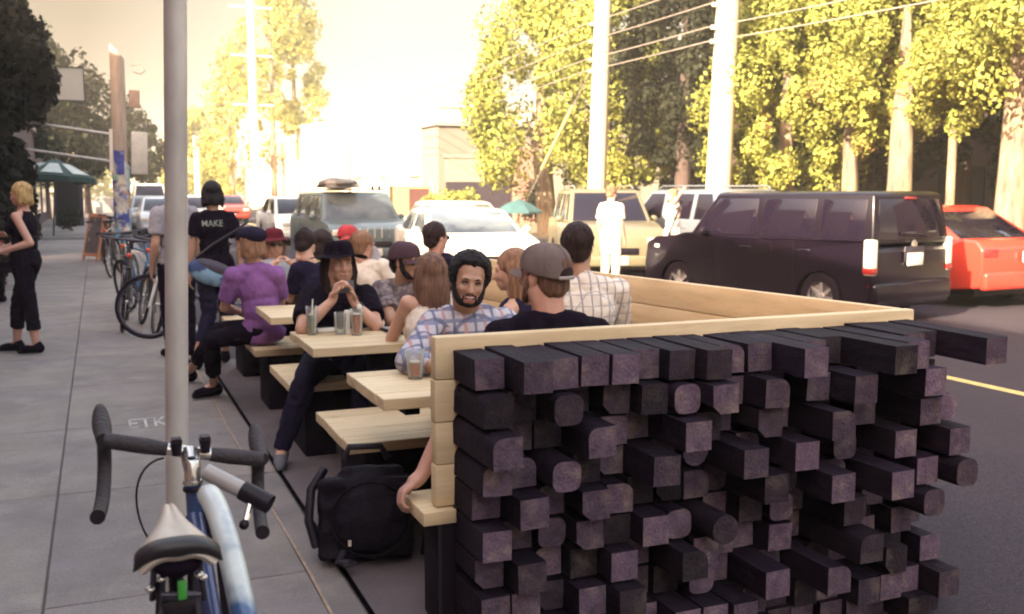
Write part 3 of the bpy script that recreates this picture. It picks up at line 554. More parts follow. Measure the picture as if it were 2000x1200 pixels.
def person(label, loc, rz, pose='sit', s=1., J=None, head=(0, 0, 0), skin=skinA, hair=None, hairc=hDark, top='tee', topc=cBlack, bottom='pants', botc=cDenim, shoe=cBlack, hat=None, hatc=cBlack,
           vox=.010, det=0, beard=None, glasses=False, female=False, build=1., curl=(.4, .4), handN=None, handD=None, group=None, hspread=1., legs=True, sock=None, extra_label={}):
    root = thing('person', label, 'person', loc, rz, group)
    T = Matrix.Translation(loc) @ Matrix.Rotation(rz, 4, 'Z')
    if pose == 'sit':
        j = dict(P=V(0, 0, .545), N=V(0, .03, 1.035), Hd=V(0, .05, 1.205), SL=V(-.175, .02, .99), SR=V(.175, .02, .99), EL=V(-.235, .12, .74), ER=V(.235, .12, .74), WL=V(-.15, .34, .79), WR=V(.15, .34, .79),
                 HL=V(-.09, .02, .525), HR=V(.09, .02, .525), KL=V(-.12, .44, .50), KR=V(.12, .44, .50), AL=V(-.12, .42, .085), AR=V(.12, .42, .085), TL=V(0, 1, 0), TR=V(0, 1, 0))
    else:
        j = dict(P=V(0, 0, .95), N=V(0, -.01, 1.43), Hd=V(0, .015, 1.595), SL=V(-.172, 0, 1.385), SR=V(.172, 0, 1.385), EL=V(-.215, -.03, 1.10), ER=V(.215, -.03, 1.10), WL=V(-.21, .08, .86), WR=V(.21, .08, .86),
                 HL=V(-.088, 0, .90), HR=V(.088, 0, .90), KL=V(-.10, .02, .49), KR=V(.10, .02, .49), AL=V(-.10, -.02, .085), AR=V(.10, -.02, .085), TL=V(-.1, 1, 0), TR=V(.1, 1, 0))
    if female:
        for k in ('SL', 'SR'): j[k].x *= .88
        for k in ('EL', 'ER'): j[k].x *= .92
    for k in list(j):
        if k in ('TL', 'TR'): j[k] = T.to_3x3() @ j[k]; continue
        v = j[k] * s
        if pose == 'sit' : v = V(j[k].x * s, j[k].y * s, .45 + (j[k].z - .45) * s if j[k].z > .44 else j[k].z)
        j[k] = T @ v
    for k, v in (J or {}).items(): j[k] = Vector(v)
    yaw, pit, rol = head
    HM = Matrix.Translation(j['Hd']) @ Matrix.Rotation(rz + R(yaw), 4, 'Z') @ Matrix.Rotation(R(pit), 4, 'X') @ Matrix.Rotation(R(rol), 4, 'Y')
    hs = .97 * s if not female else .93 * s
    up = (j['N'] - j['P']).normalized(); rt_ = (j['SR'] - j['SL']).normalized(); fw = up.cross(rt_).normalized(); rt2 = fw.cross(up).normalized()
    TM = Matrix((rt2, fw, up)).transposed(); tl = (j['N'] - j['P']).length; bw = build * s; fm = .92 if female else 1.
    def torso(b, e=0., neck=True, shoulder=True, low=True):
        b.ell(j['P'] + up * .02, ((.160 if not female else .168) * bw + e, .112 * bw + e, .115 * s + e), 18, TM)
        b.ell(j['P'] + up * tl * .36, (.140 * bw * (fm * .96) + e, .098 * bw + e, .15 * s + e), 18, TM)
        b.ell(j['P'] + up * tl * .70 + fw * .008, (.160 * bw * fm + e, .106 * bw + e, .155 * s + e), 18, TM)
        if female: [b.ell(j['P'] + up * tl * .66 + fw * .085 * bw + rt2 * x * .068, (.058 + e, .045 + e, .055 + e), 12, TM) for x in (-1, 1)]
        if shoulder:
            for k in ('SL', 'SR'): b.cap(j['N'] - up * .055 + (j[k] - j['N']) * .25, j[k], .056 * bw * fm + e, .047 * bw * fm + e)
            b.cap(j['N'] - up * .02 - fw * .012, j['SL'].lerp(j['N'], .45) - fw * .01, .05 * bw * fm + e, .045 * bw * fm + e); b.cap(j['N'] - up * .02 - fw * .012, j['SR'].lerp(j['N'], .45) - fw * .01, .05 * bw * fm + e, .045 * bw * fm + e)
        if neck: b.cap(j['N'] - up * .03, HM @ V(0, -.018, -.05), .058 * bw * fm + e, .052 * bw * fm + e)
    thin = .88 if female else 1.
    def arm(b, sd, e=0., f=2.0, endflat=True):       # f: 0..1 upper arm, 1..2 forearm
        S_, E_, W_ = j['S' + sd], j['E' + sd], j['W' + sd]; k = thin * (1 + (bw - 1) * .5)
        ru0, ru1, rf0, rf1 = .046 * k + e, .040 * k + e, .040 * k + e, .025 * k + e
        if f >= 1:
            b.cap(S_, E_, ru0, ru1); b.cap(E_, E_.lerp(W_, .3), ru1, .041 * k + e)
            q = min(f - 1, 1); a = E_.lerp(W_, .25); c_ = E_.lerp(W_, q); b.tube([a, c_], [.041 * k + e, rf0 + (rf1 - rf0) * q], 14) if e else b.cap(a, c_, .041 * k, rf0 + (rf1 - rf0) * q)
        else: b.cap(S_, S_.lerp(E_, f * .4), ru0, ru0 + .004); b.tube([S_, S_.lerp(E_, f)], [ru0, ru0 + .006], 14)
    def leg(b, sd, e=0., f=2.0):
        H_, K_, A_ = j['H' + sd], j['K' + sd], j['A' + sd]; k = bw * (1.02 if female else 1.)
        if f > 1:
            b.cap(H_, K_, .086 * k + e, .056 * k + e); q = f - 1; mid = K_.lerp(A_, .32)
            r_end = .034 + (.0 if q > .95 else .014)
            b.cap(K_, mid, .056 * k + e, .054 * k + e)
            if e: b.tube([mid, K_.lerp(A_, q)], [.054 * k + e, r_end * k + e + .004], 14)
            else: b.cap(mid, K_.lerp(A_, q), .054 * k, r_end * k)
        else: b.tube([H_, H_.lerp(K_, f)], [.088 * k + e, .066 * k + e], 14)
    b = MB(); torso(b)
    for sd, sg in (('L', -1), ('R', 1)):
        arm(b, sd)
        if legs: leg(b, sd); b.cap(j['A' + sd], j['A' + sd] + j['T' + sd].normalized() * .12 - V(0, 0, .05), .034 * s, .03 * s)
        Dh = (j['W' + sd] - j['E' + sd]).normalized(); i = 0 if sd == 'L' else 1
        if handD and handD[i]: Dh = Vector(handD[i]).normalized()
        Nh = Vector(handN[i]) if handN and handN[i] else (-sg * rt2 * .8 - V(0, 0, .5))
        Nh = (Nh - Dh * Nh.dot(Dh)).normalized()
        # thumb side: for the left hand D x N points away from the thumb
        hand_prims(b, j['W' + sd], Dh, Nh, 1 if (Dh.cross(Nh)).dot(up + fw * .5) > 0 else -1, curl[i], s * (.92 if female else 1.), hspread)
    head_prims(b, HM, hs, mouth_open=.006 if det > 1 else 0)
    HI = HM.inverted()
    def sockets(co):
        m3 = np.array(HI.to_3x3()); tr = np.array(HI.translation); l = co @ m3.T + tr
        for x in (-1, 1):
            d = np.linalg.norm(l - np.array((.031 * x * hs, .084 * hs, .004 * hs)), axis=1); wgt = np.clip(1 - d / (.024 * hs), 0, 1) ** 1.2; l[:, 1] -= wgt * .013 * hs
        im = np.array(HM.to_3x3()); return l @ im.T + np.array(HM.translation)
    organic(b, 'body', skin, root, vox, 4 if vox < .008 else 3, post=sockets)
    def HP(x, y, z): return HM @ Vector((x * hs, y * hs, z * hs))
    HR3 = HM.to_3x3()
    if det:
        eyew = mat('eye_white', (.62, .56, .52), .3, 0); eyed = mat('eye_dark', (.02, .012, .012), .25, 0)
        for x in (-1, 1):
            b = MB(); b.ell(HP(.0305 * x, .0705, .004), (.0125 * hs, .0125 * hs, (.0062 if det < 2 else .0030) * hs), 12, HR3); e_ = rel(b.build('eye', eyew if not glasses else eyed, smooth=180), root)
            b = MB(); b.ell(HP(.0305 * x, .0800, .0035), (.0056 * hs, .0035 * hs, .0056 * hs), 10, HR3); q = b.build('iris', eyed, smooth=180); q.parent = e_; q.matrix_parent_inverse = e_.matrix_parent_inverse
            b = MB(); b.tube([HP(.016 * x, .0905, .0245), HP(.031 * x, .0885, .029), HP(.047 * x, .078, .0245)], [.0022, .0038, .002], 6, flat=1); rel(b.build('eyebrow', hairc, smooth=180), root)
            b = MB(); b.tube([HP(.019 * x, .0805, .007), HP(.031 * x, .0835, .0115), HP(.044 * x, .0755, .007)], .0022 if det < 2 else .0034, 6); rel(b.build('eyelash', eyed if det > 1 else skin, smooth=180), root)
        lip = mat('lips', (.36, .13, .12), .4, .05)
        if det > 1:
            b = MB(); b.ell(HP(0, .0865, -.0625), (.024 * hs, .010 * hs, .0125 * hs), 14, HR3); rel(b.build('mouth', mat('mouth_dark', (.10, .02, .02), .5), smooth=180), root)
            b = MB(); b.ell(HP(0, .090, -.0575), (.019 * hs, .0085 * hs, .0052 * hs), 14, HR3); rel(b.build('teeth', mat('teeth', (.72, .68, .60), .3, 0), smooth=180), root)
            b = MB(); b.ell(HP(0, .090, -.068), (.014 * hs, .0085 * hs, .0058 * hs), 12, HR3); rel(b.build('tongue', mat('tongue', (.42, .13, .12), .4, 0), smooth=180), root)
            b = MB(); b.tube([HP(-.025, .083, -.060), HP(-.012, .0945, -.0505), HP(0, .0965, -.052), HP(.012, .0945, -.0505), HP(.025, .083, -.060)], [.002, .0032, .003, .0032, .002], 8); b.tube([HP(-.025, .083, -.060), HP(-.012, .0935, -.0735), HP(.012, .0935, -.0735), HP(.025, .083, -.060)], [.002, .0040, .0040, .002], 8); rel(b.build('lips', lip, smooth=180), root)
        else:
            b = MB(); b.ell(HP(0, .0915, -.0605), (.021 * hs, .006 * hs, .0065 * hs), 10, HR3); rel(b.build('lips', lip, smooth=180), root)
    if beard:
        b = MB()
        n = 22
        for i in range(n + 1):
            t = -1 + 2 * i / n; a = abs(t); x = .074 * math.sin(t * math.pi / 2); y = .084 * math.cos(t * 1.28) - .014; z0 = -.092 + .075 * a ** 2.2
            b.ell(HP(x * .935, y - .003, z0 - .003), (.010 * hs, .012 * hs, (.014 + .013 * a) * hs), 8, HR3)
            if a > .72: b.ell(HP(x * .955, y - .004, z0 + .026), (.0045 * hs, .007 * hs, .024 * hs), 8, HR3)
        b.ell(HP(0, .074, -.098), (.024 * hs, .012 * hs, .012 * hs), 10, HR3)
        if beard == 2:
            for x in (-1, 1): b.cap(HP(.004 * x, .0985, -.0445), HP(.028 * x, .086, -.050), .0034 * hs, .0032 * hs, 8); b.cap(HP(.030 * x, .082, -.054), HP(.032 * x, .068, -.088), .0036 * hs, .0055 * hs, 8)
        organic(b, 'beard', hairc, root, .0045, 1, .0022, (110, 110, 110), (90, 90, 60))
    # hair
    if hair:
        b = MB(); E3 = HR3
        if hair in ('short', 'afro', 'bob', 'long', 'bun', 'pony', 'under'):
            tk = {'short': .010, 'afro': .026, 'bob': .016, 'long': .013, 'bun': .010, 'pony': .010, 'under': .007}[hair]
            if hat and hat != 'None': tk = .003
            yb_ = -.046 if hair == 'afro' else -.026
            b.ell(HP(0, yb_, .040 + tk * .2), ((.078 + tk * (1 if hair != 'afro' else .3)) * hs, ((.092 if hair != 'afro' else .068) + tk * (1 if hair != 'afro' else .3)) * hs, (.084 + tk * (1 if hair != 'afro' else .3)) * hs), 20, E3)
            b.ell(HP(0, .004, .084), ((.058 + tk * (hair != 'afro')) * hs, (.048 + tk * .5 * (hair != 'afro')) * hs, (.030 + tk * (.4 if hair == 'afro' else 1)) * hs), 16, E3)
            b.ell(HP(0, -.055, -.02), (.068 * hs, (.052 + tk * .6) * hs, .065 * hs), 16, E3)
            if hair == 'afro':
                rq = random.Random(3)
                for i in range(900):
                    d = Vector((rq.gauss(0, 1), rq.gauss(0, 1), rq.gauss(0, 1))).normalized(); q = Vector((0, -.020, .044)) + Vector((d.x * .088, d.y * .092, d.z * .092))
                    if q.z < -.055 or (q.z < .098 and q.y > .020 + (q.z - .0) * .16) or (q.z < -.005 and q.y > -.02): continue
                    b.ell(HP(*q), (rq.uniform(.012, .021) * hs,) * 3, 6, E3)
                for x in (-1, 1): b.cap(HP(.084 * x, .006, .03), HP(.078 * x, .012, -.022), .012 * hs, .005 * hs)
            else:
                for x in (-1, 1): b.cap(HP(.074 * x, .008, .035), HP(.074 * x, .004, -.012), .012 * hs + tk * .3, .006 * hs)
        if hair in ('long', 'bob'):
            ln = .13 if hair == 'bob' else .27; rr = random.Random(sum(map(ord, label)) % 999)
            for i in range(22):
                a = R(-20 + 220 * i / 21); x = .078 * math.cos(a); y = -.03 - .062 * math.sin(a); st = HP(x, y, .05); L_ = ln * rr.uniform(.8, 1.08)
                q1 = HP(x * 1.10, y * 1.05 - .002, -.06); q2 = HP(x * (1.15 if hair == 'bob' else 1.02) + rr.uniform(-.01, .01), y * 1.02 + .005, .03 - L_ / hs * 1.)
                b.tube([st, q1, q1.lerp(q2, .5) + V(rr.uniform(-.006, .006), rr.uniform(-.006, .006), 0), q2], [.020, .021, .018 if hair == 'long' else .022, .009], 8)
        if hair == 'bun': b.ell(HP(0, -.07, .105), (.038 * hs,) * 3, 12)
        if hair == 'pony': b.tube([HP(0, -.10, .05), HP(0, -.15, .02), HP(0, -.15, -.08), HP(0, -.13, -.16)], [.025, .032, .026, .01], 10)
        if hair == 'curls':
            for i in range(40): a = rng.normal(size=3); a /= np.linalg.norm(a); b.ell(HP(a[0] * .09, a[1] * .1 - .02, .045 + a[2] * .085) if a[1] < .4 else HP(0, -.05, .06), (.03,) * 3, 8)
        organic(b, 'hair', hairc, root, .0065 if det or hair == 'afro' else .008, 2 if hair != 'long' else 1, .0045 if hair != 'afro' else .0055, (55, 55, 7) if hair != 'afro' else (75, 75, 75))
        hs_ = MB(); rr = random.Random(len(label))
        if hair in ('long', 'bob'):
            ln = .15 if hair == 'bob' else .31
            for i in range(110):
                a = R(rr.uniform(-25, 205)); k = rr.uniform(1.05, 1.28); x = .078 * math.cos(a) * k; y = -.03 - .064 * math.sin(a) * k; w1 = rr.uniform(-.012, .012)
                hs_.tube([HP(x * .8, y * .9, .10), HP(x * 1.05, y * 1.02, .03), HP(x * 1.10 + w1, y * 1.05, -.05), HP(x * 1.08 - w1, y * 1.05 + rr.uniform(-.02, .02), .04 - ln * rr.uniform(.6, 1.1))], [.0016, .003, .0028, .0008], 4)
        elif hair in ('short', 'under', 'bun') and not hat:
            for i in range(160):
                d = Vector((rr.gauss(0, 1), rr.gauss(-.4, 1), rr.gauss(.5, .8))).normalized()
                p0 = Vector((0, -.026, .042)) + Vector((d.x * .086, d.y * .100, d.z * .092)); q = Vector((0, -.012, -.020)) if d.z > 0 else Vector((0, 0, -.022))
                hs_.tube([HP(*p0), HP(*(p0 + d * .004 + q * .5)), HP(*(p0 + d * .005 + q))], [.0028, .0024, .0008], 3)
        if hs_.v: rel(hs_.build('hair_strands', hairc), root)['kind'] = 'stuff'
    # headgear
    if hat == 'cap' or hat == 'capback':
        fwd = 1 if hat == 'cap' else -1
        b = MB(); prof = [(1.0 - .0, .0), (1.0, .25), (.94, .55), (.78, .80), (.5, .96), (.2, 1.0), (.02, 1.005)]
        n = 28; vs_ = []; fs_ = []
        for i, (r_, z_) in enumerate(prof):
            for k in range(n):
                a = 2 * math.pi * k / n; sn = 1 + .012 * math.cos(6 * a) * (1 if i < 5 else 0); vs_.append(HP(.090 * r_ * sn * math.cos(a), .106 * r_ * sn * math.sin(a) - .014, .018 + .108 * z_ + .02 * (math.sin(a) * fwd) * (1 - z_)))
        for i in range(len(prof) - 1):
            for k in range(n): fs_.append((i * n + k, i * n + (k + 1) % n, (i + 1) * n + (k + 1) % n, (i + 1) * n + k))
        b.add(vs_, fs_); o = b.build('cap_crown', hatc); bake(o, [('SOLIDIFY', dict(thickness=.003, offset=1)), ('SUBSURF', dict(levels=1))]); shade(o, 60); rel(o, root)
        b = MB(); vs_ = []; fs_ = []
        for i in range(13):
            t = -1 + 2 * i / 12; a = t * 1.05
            for q in range(5):
                u = q / 4; rad = .088 + .072 * u * math.cos(t * 1.3) ** .8 if abs(t) < 1.2 else .088; x = rad * math.sin(a) * (1 - .12 * u); y = (.094 + .075 * u * math.cos(t * 1.35)) * math.cos(a * .9); vs_.append(HP(x, fwd * y - .014 + .0, .034 - .020 * u - .022 * t * t))
        for i in range(12):
            for q in range(4): a = i * 5 + q; fs_.append((a, a + 5, a + 6, a + 1))
        b.add(vs_, fs_); o = b.build('cap_brim', hatc); bake(o, [('SOLIDIFY', dict(thickness=.004)), ('SUBSURF', dict(levels=1))]); shade(o, 60); rel(o, root)
        for k in range(6):
            a = R(30 + 60 * k); b = MB(); b.tube([HP(.0915 * r_ * math.cos(a) * 1.006, .1075 * r_ * math.sin(a) * 1.006 - .014, .019 + .109 * z_ + .02 * (math.sin(a) * fwd) * (1 - z_)) for r_, z_ in prof[:-1]], .0016, 5); rel(b.build('cap_seam', hatc), root)
        b = MB(); b.ell(HP(0, -.014, .127), (.007, .007, .004), 8, HR3); rel(b.build('cap_button', hatc, smooth=180), root)
    if hat == 'beret' or hat == 'beanie':
        b = MB(); b.ell(HP(0, -.03, .068), (.104 * hs, .120 * hs, .062 * hs), 24, HR3 @ Matrix.Rotation(R(8), 3, 'X')); b.ell(HP(0, -.05, .045), (.092 * hs, .09 * hs, .05 * hs), 20, HR3); b.ell(HP(0, .03, .05), (.085 * hs, .075 * hs, .03 * hs), 20, HR3); organic(b, 'knit_cap', hatc, root, .007, 4, .002, (40, 40, 40))
    if hat == 'wide':
        b = MB(); n = 36; vs_ = []; fs_ = []
        prof = [(.022, .128), (.045, .134), (.066, .128), (.080, .105), (.086, .070), (.091, .050), (.098, .045), (.125, .042), (.155, .043), (.174, .046)]
        for i, (r_, z_) in enumerate(prof):
            for k in range(n):
                a = 2 * math.pi * k / n; dr = 1.12 if i < 7 else 1.06; dz = 0
                if i > 6: dz = .024 * (i - 6) / 3 * (abs(math.cos(a)) ** 2) * -1 + .010 * (i - 6) / 3 * math.sin(a * 3 + 1)
                if i < 2: dz = -.016 * abs(math.cos(a) * .4 + .6) * (1 if i == 0 else .3)
                vs_.append(HP(r_ * math.cos(a), r_ * dr * math.sin(a) - .014, z_ + dz + .012))
        for i in range(len(prof) - 1):
            for k in range(n): fs_.append((i * n + k, i * n + (k + 1) % n, (i + 1) * n + (k + 1) % n, (i + 1) * n + k))
        fs_.append(tuple(range(n))); b.add(vs_, fs_); o = b.build('felt_hat', hatc); bake(o, [('SOLIDIFY', dict(thickness=.004)), ('SUBSURF', dict(levels=1))]); shade(o, 60); rel(o, root)
    if glasses:
        gm = mat('sunglass_lens', (.008, .006, .01), .08, 0, coat=.3)
        for x in (-1, 1):
            b = MB(); b.ell(HP(.033 * x, .0985, .004), (.025 * hs, .004 * hs, .018 * hs), 14, HR3 @ Matrix.Rotation(-.2 * x, 3, 'Z')); rel(b.build('lens', gm, smooth=180), root)
        b = MB(); b.tube([HP(-.055, .092, .010), HP(0, .103, .010), HP(.055, .092, .010)], .003, 6); [b.tube([HP(.056 * x, .09, .010), HP(.08 * x, .0, .008)], .0025, 6) for x in (-1, 1)]; rel(b.build('glasses_frame', black, smooth=60), root)
    # clothes
    e = .013
    if top:
        b = MB(); torso(b, e, neck=False, shoulder=top != 'tank'); b.ell(j['P'] - up * .02, ((.166 if not female else .174) * bw + e, .122 * bw + e, .11 * s), 18, TM)
        if top == 'tank':
            for k in ('SL', 'SR'): q = j['N'] + (j[k] - j['N']) * .48; b.cap(q + up * .004 + fw * .03, q - up * .10 + fw * .06, .03, .03); b.cap(q - fw * .03, q - up * .10 - fw * .05, .03, .034)
        else:
            f = {'tee': .72, 'elbow': 1.05, 'long': 1.9, 'cap_sleeve': .45}[top]
            for sd in 'LR': arm(b, sd, e + .004, f)
            if top == 'long' or top == 'elbow': b.cap(j['N'] - up * .02 - fw * .025, j['N'] + up * .012 - fw * .022, .062 * bw, .056 * bw)
        b.tube([j['P'] + up * .05, j['P'] - up * .055 * s - (V(0, 0, 0))], [.155 * bw + e, .165 * bw + e], 18, flat=None) if False else None
        organic(b, 'shirt', topc, root, max(vox, .009), 4, .0048, (13, 13, 10), ridge=True, bis=[(j['P'] - up * .085 * s, -up)])
    if bottom and legs:
        b = MB(); b.ell(j['P'] - up * .0, (.163 * bw + .006, .118 * bw + .006, .105 * s), 18, TM)
        f = {'pants': 1.97 if not sock else 1.70, 'capri': 1.62, 'shorts': .8}[bottom]
        for sd in 'LR': leg(b, sd, .010, f)
        organic(b, 'trousers', botc, root, max(vox, .010), 3, .006, (9, 9, 13), ridge=True, bis=[(j['P'] + V(0, 0, .05), V(0, 0, 1))])
    if shoe and legs:
        for sd in 'LR':
            a = j['A' + sd]; t = j['T' + sd].normalized(); b = MB(); z = V(0, 0, 1)
            b.cap(a + z * .0 - t * .01, a - z * .035 - t * .03, .042, .042); b.cap(a - z * .025, a - z * .045 + t * .13, .042, .034); b.cap(a - z * .058 - t * .03, a - z * .058 + t * .15, .026, .026)
            o = organic(b, 'shoe', shoe, root, .008, 3)
            b = MB(); sl = [a - z * .080 - t * .07, a - z * .080 + t * .03, a - z * .080 + t * .17]; b.tube(sl, [.010, .010, .010], 8, flat=4.2); q = b.build('sole', sock or rubber, smooth=50); q.parent = o; q.matrix_parent_inverse = o.matrix_parent_inverse
            if sock: b = MB(); b.tube([a + z * .005, a + z * .13], [.053, .050], 12); q = b.build('sock', sock, smooth=60); q.parent = o; q.matrix_parent_inverse = o.matrix_parent_inverse
    return root, j, HM
SG = 'people seated at the parklet tables'
PI = math.pi
neon = mat('neon_yellow', (.50, .72, .08), .6, .05)
# --- man with grey cap, back to the camera, on the end bench
person('broad man in grey cap and black t-shirt seen from behind at the end wall', (1.60, 3.47, 0), R(2), 'sit', 1.03, dict(P=(1.60, 3.46, .55), N=(1.58, 3.44, 1.055), Hd=(1.565, 3.47, 1.222), SL=(1.385, 3.46, 1.0), SR=(1.785, 3.46, .99), EL=(1.19, 3.42, .74), WL=(1.035, 3.36, .525), ER=(1.84, 3.62, .76), WR=(1.7, 3.9, .79)),
       (24, 2, 0), skinC, 'under', hBrown, 'tee', cBlack, 'pants', cDenim, cBlack, 'cap', cCap, vox=.0075, det=1, beard=1, build=1.13, handN=((.3, -.2, -.9), None), handD=((-.75, -.05, -.5), None), curl=(.75, .4), group=SG)
gc_r = [o for o in bpy.data.objects if o.get('label', '').startswith('broad man in grey cap')][0]
gcH = Matrix.Translation((1.565, 3.47, 1.222)) @ Matrix.Rotation(R(26), 4, 'Z') @ Matrix.Rotation(R(2), 4, 'X')
b = MB(); vs_ = []; n = 12
for i in range(n + 1):
    a = math.pi * i / n; xx = .040 * math.cos(a); zz = .012 + .034 * math.sin(a); vs_.append(gcH @ Vector((xx, -.0165 - .1085 * math.cos(xx / .093), zz)))
for i in range(n + 1):
    a = math.pi * i / n; xx = .040 * math.cos(a); zz = .012; vs_.append(gcH @ Vector((xx, -.0175 - .1085 * math.cos(xx / .093), zz)))
b.add(vs_, [(i, i + 1, n + 2 + i, n + 1 + i) for i in range(n)]); o = b.build('cap_opening', hDark); bake(o, [('SOLIDIFY', dict(thickness=.003))]); rel(o, gc_r)
b = MB(); b.tube([gcH @ Vector((.045 * t, -.0185 - .1085 * math.cos(.045 * t / .093), .006)) for t in (-1, -.5, 0, .5, 1)], .007, 8, flat=.4); rel(b.build('cap_strap', mat('pale_strap', (.30, .26, .25), .7), smooth=60), gc_r)
# --- laughing bearded man in plaid shirt
person('laughing man with black curly hair and beard in a blue and white plaid shirt', (1.60, 4.46, 0), PI, 'sit', 1.0, dict(P=(1.62, 4.44, .55), N=(1.575, 4.34, .985), Hd=(1.555, 4.27, 1.135), SR=(1.40, 4.33, .945), SL=(1.75, 4.33, .94), ER=(1.23, 4.17, .80), WR=(1.37, 3.93, .79), EL=(1.86, 4.12, .79), WL=(1.62, 3.92, .80)),
       (-14, -6, -7), skinB, 'afro', hBlack, 'elbow', cPlaid, 'pants', cDenim, cBlack, vox=.0062, det=2, beard=2, build=.98, handN=((0, 0, -1), (0, 0, -1)), curl=(.3, .35), group=SG)
# --- man in black wide hat taking a picture with a phone
hat_r, hat_j, _ = person('long haired person in black felt hat and black t-shirt photographing with a phone', (1.28, 5.92, 0), PI, 'sit', 1.0,
       dict(P=(1.27, 5.93, .55), N=(1.29, 5.86, .955), Hd=(1.30, 5.80, 1.115), SR=(1.12, 5.82, .93), SL=(1.46, 5.82, .93), ER=(1.03, 5.58, .775), WR=(1.200, 5.56, .930), EL=(1.45, 5.55, .775), WL=(1.325, 5.56, .910),
            HR=(1.18, 5.88, .53), HL=(1.37, 5.88, .53), KR=(1.03, 5.52, .50), AR=(.90, 5.60, .085), KL=(1.36, 5.45, .50), AL=(1.3, 5.5, .085), TR=(-.25, -1, 0), TL=(0, -1, 0)),
       (4, 2, 0), skinA, 'long', hDark, 'tee', cBlack, 'pants', cDenim, mat('shoe_grey', (.12, .12, .14), .8), 'wide', cBlack, vox=.0065, det=1, build=1.0, handN=((-.55, -.2, .2), (.55, -.2, .2)), handD=((-.35, .05, 1), (.3, .05, 1)), curl=(.7, .75), group=SG)
ph = thing('phone', 'smartphone held up in both hands by the person in the black hat', 'phone', (1.262, 5.545, 1.005))
b = MB(); b.box((0, 0, 0), (.125, .008, .062)); b.build('case', mat('dark_phone', (.05, .045, .05), .3, .05), ph, bevel=.003)
b = MB(); b.ell((.03, -.0055, .012), (.011, .0035, .009), 12); b.build('camera_lens', black, ph); ph.rotation_euler = (R(-12), R(-8), 0)
# --- man with cap and sunglasses in patterned shirt
person('man in black cap and sunglasses wearing a dark patterned shirt', (1.76, 5.98, 0), PI, 'sit', 1.0, dict(P=(1.77, 5.99, .55), N=(1.76, 5.98, .965), Hd=(1.74, 5.93, 1.112), SR=(1.59, 5.96, .94), SL=(1.93, 5.96, .94), ER=(1.58, 5.70, .78), WR=(1.80, 5.56, .79), EL=(2.0, 5.72, .79), WL=(1.88, 5.5, .79)),
       (42, -5, 0), skinB, 'short', hBlack, 'tee', cPattern, 'pants', cDenim, cBlack, 'cap', mat('cap_plum', (.05, .02, .032), .85), det=1, beard=1, glasses=True, vox=.008, group=SG)
# --- woman with brown hair and white top, back to the camera
person('woman with long brown hair and white sleeveless top with her back to us', (1.62, 4.98, 0), R(8), 'sit', .96, dict(P=(1.62, 4.93, .55), N=(1.60, 4.98, .96), Hd=(1.60, 5.00, 1.105), EL=(1.42, 5.12, .76), WL=(1.50, 5.32, .79)),
       (-10, -4, 0), skinA, 'long', hBrown, 'tank', cWhite, 'pants', cDenim, cBlack, female=True, vox=.009, group=SG)
# --- woman beyond the grey cap
person('light haired woman in dark tank top partly hidden by the grey cap', (2.06, 4.60, 0), R(70), 'sit', .95, dict(N=(1.97, 4.72, .985), Hd=(1.955, 4.74, 1.135), SL=(1.90, 4.62, .95), EL=(1.80, 4.52, .78), P=(2.04, 4.62, .55), WL=(1.85, 4.25, .80), KL=(1.95, 4.25, .5), AL=(1.95, 4.1, .08), KR=(2.1, 4.25, .5), AR=(2.1, 4.1, .08)),
       (-10, -5, 0), skinA, 'long', hLight, 'tank', cNavy, 'pants', cDenim, cBlack, female=True, vox=.009, group=SG)
# --- man in check shirt, back to the camera
person('dark haired man in white checked shirt with his back to us by the street-side wall', (2.40, 4.74, 0), R(-6), 'sit', 1.05, dict(Hd=(2.355, 4.79, 1.250), N=(2.375, 4.74, 1.06)), (-12, 0, 0), skinB, 'short', hDark, 'elbow', cCheck, 'pants', cDenim, cBlack, vox=.009, build=1.0, group=SG)
# --- person in purple shirt
person('person in purple t-shirt and navy flat cap sitting sideways on a bench end', (1.05, 7.20, 0), R(25), 'sit', .98,
       dict(P=(1.06, 7.22, .56), N=(1.0, 7.17, 1.02), Hd=(.975, 7.19, 1.175), SL=(.85, 7.14, .965), SR=(1.145, 7.13, .96), EL=(.80, 7.28, .72), WL=(.93, 7.50, .66), ER=(1.20, 7.33, .73), WR=(1.15, 7.6, .80), HL=(.97, 7.22, .54), HR=(1.1, 7.3, .54), KL=(.70, 7.25, .50), AL=(.745, 7.78 - .1, .09), KR=(.80, 7.65, .52), AR=(.62, 8.35, .09), TL=(-.9, -.3, 0), TR=(-.9, -.2, 0)),
       (10, -3, 0), skinA, 'bob', hLight, 'tee', cPurple, 'pants', cBlack, cBlack, 'beret', cNavy, vox=.009, build=.9, sock=neon, group=SG)
# --- woman in sunglasses
person('woman in maroon felt hat and round sunglasses with her hand to her mouth', (1.36, 8.58, 0), PI, 'sit', .97, dict(N=(1.37, 8.56, .95), Hd=(1.36, 8.53, 1.10), SL=(1.53, 8.55, .93), SR=(1.21, 8.55, .93), EL=(1.62, 8.35, .80), WL=(1.46, 8.36, .95), ER=(1.15, 8.3, .78), WR=(1.32, 8.35, .94)),
       (3, -4, 0), skinA, 'long', hBrown, 'tank', cPale, 'pants', cBlack, cBlack, 'wide', cMaroon, det=1, glasses=True, female=True, vox=.009, curl=(.9, .6), group=SG)
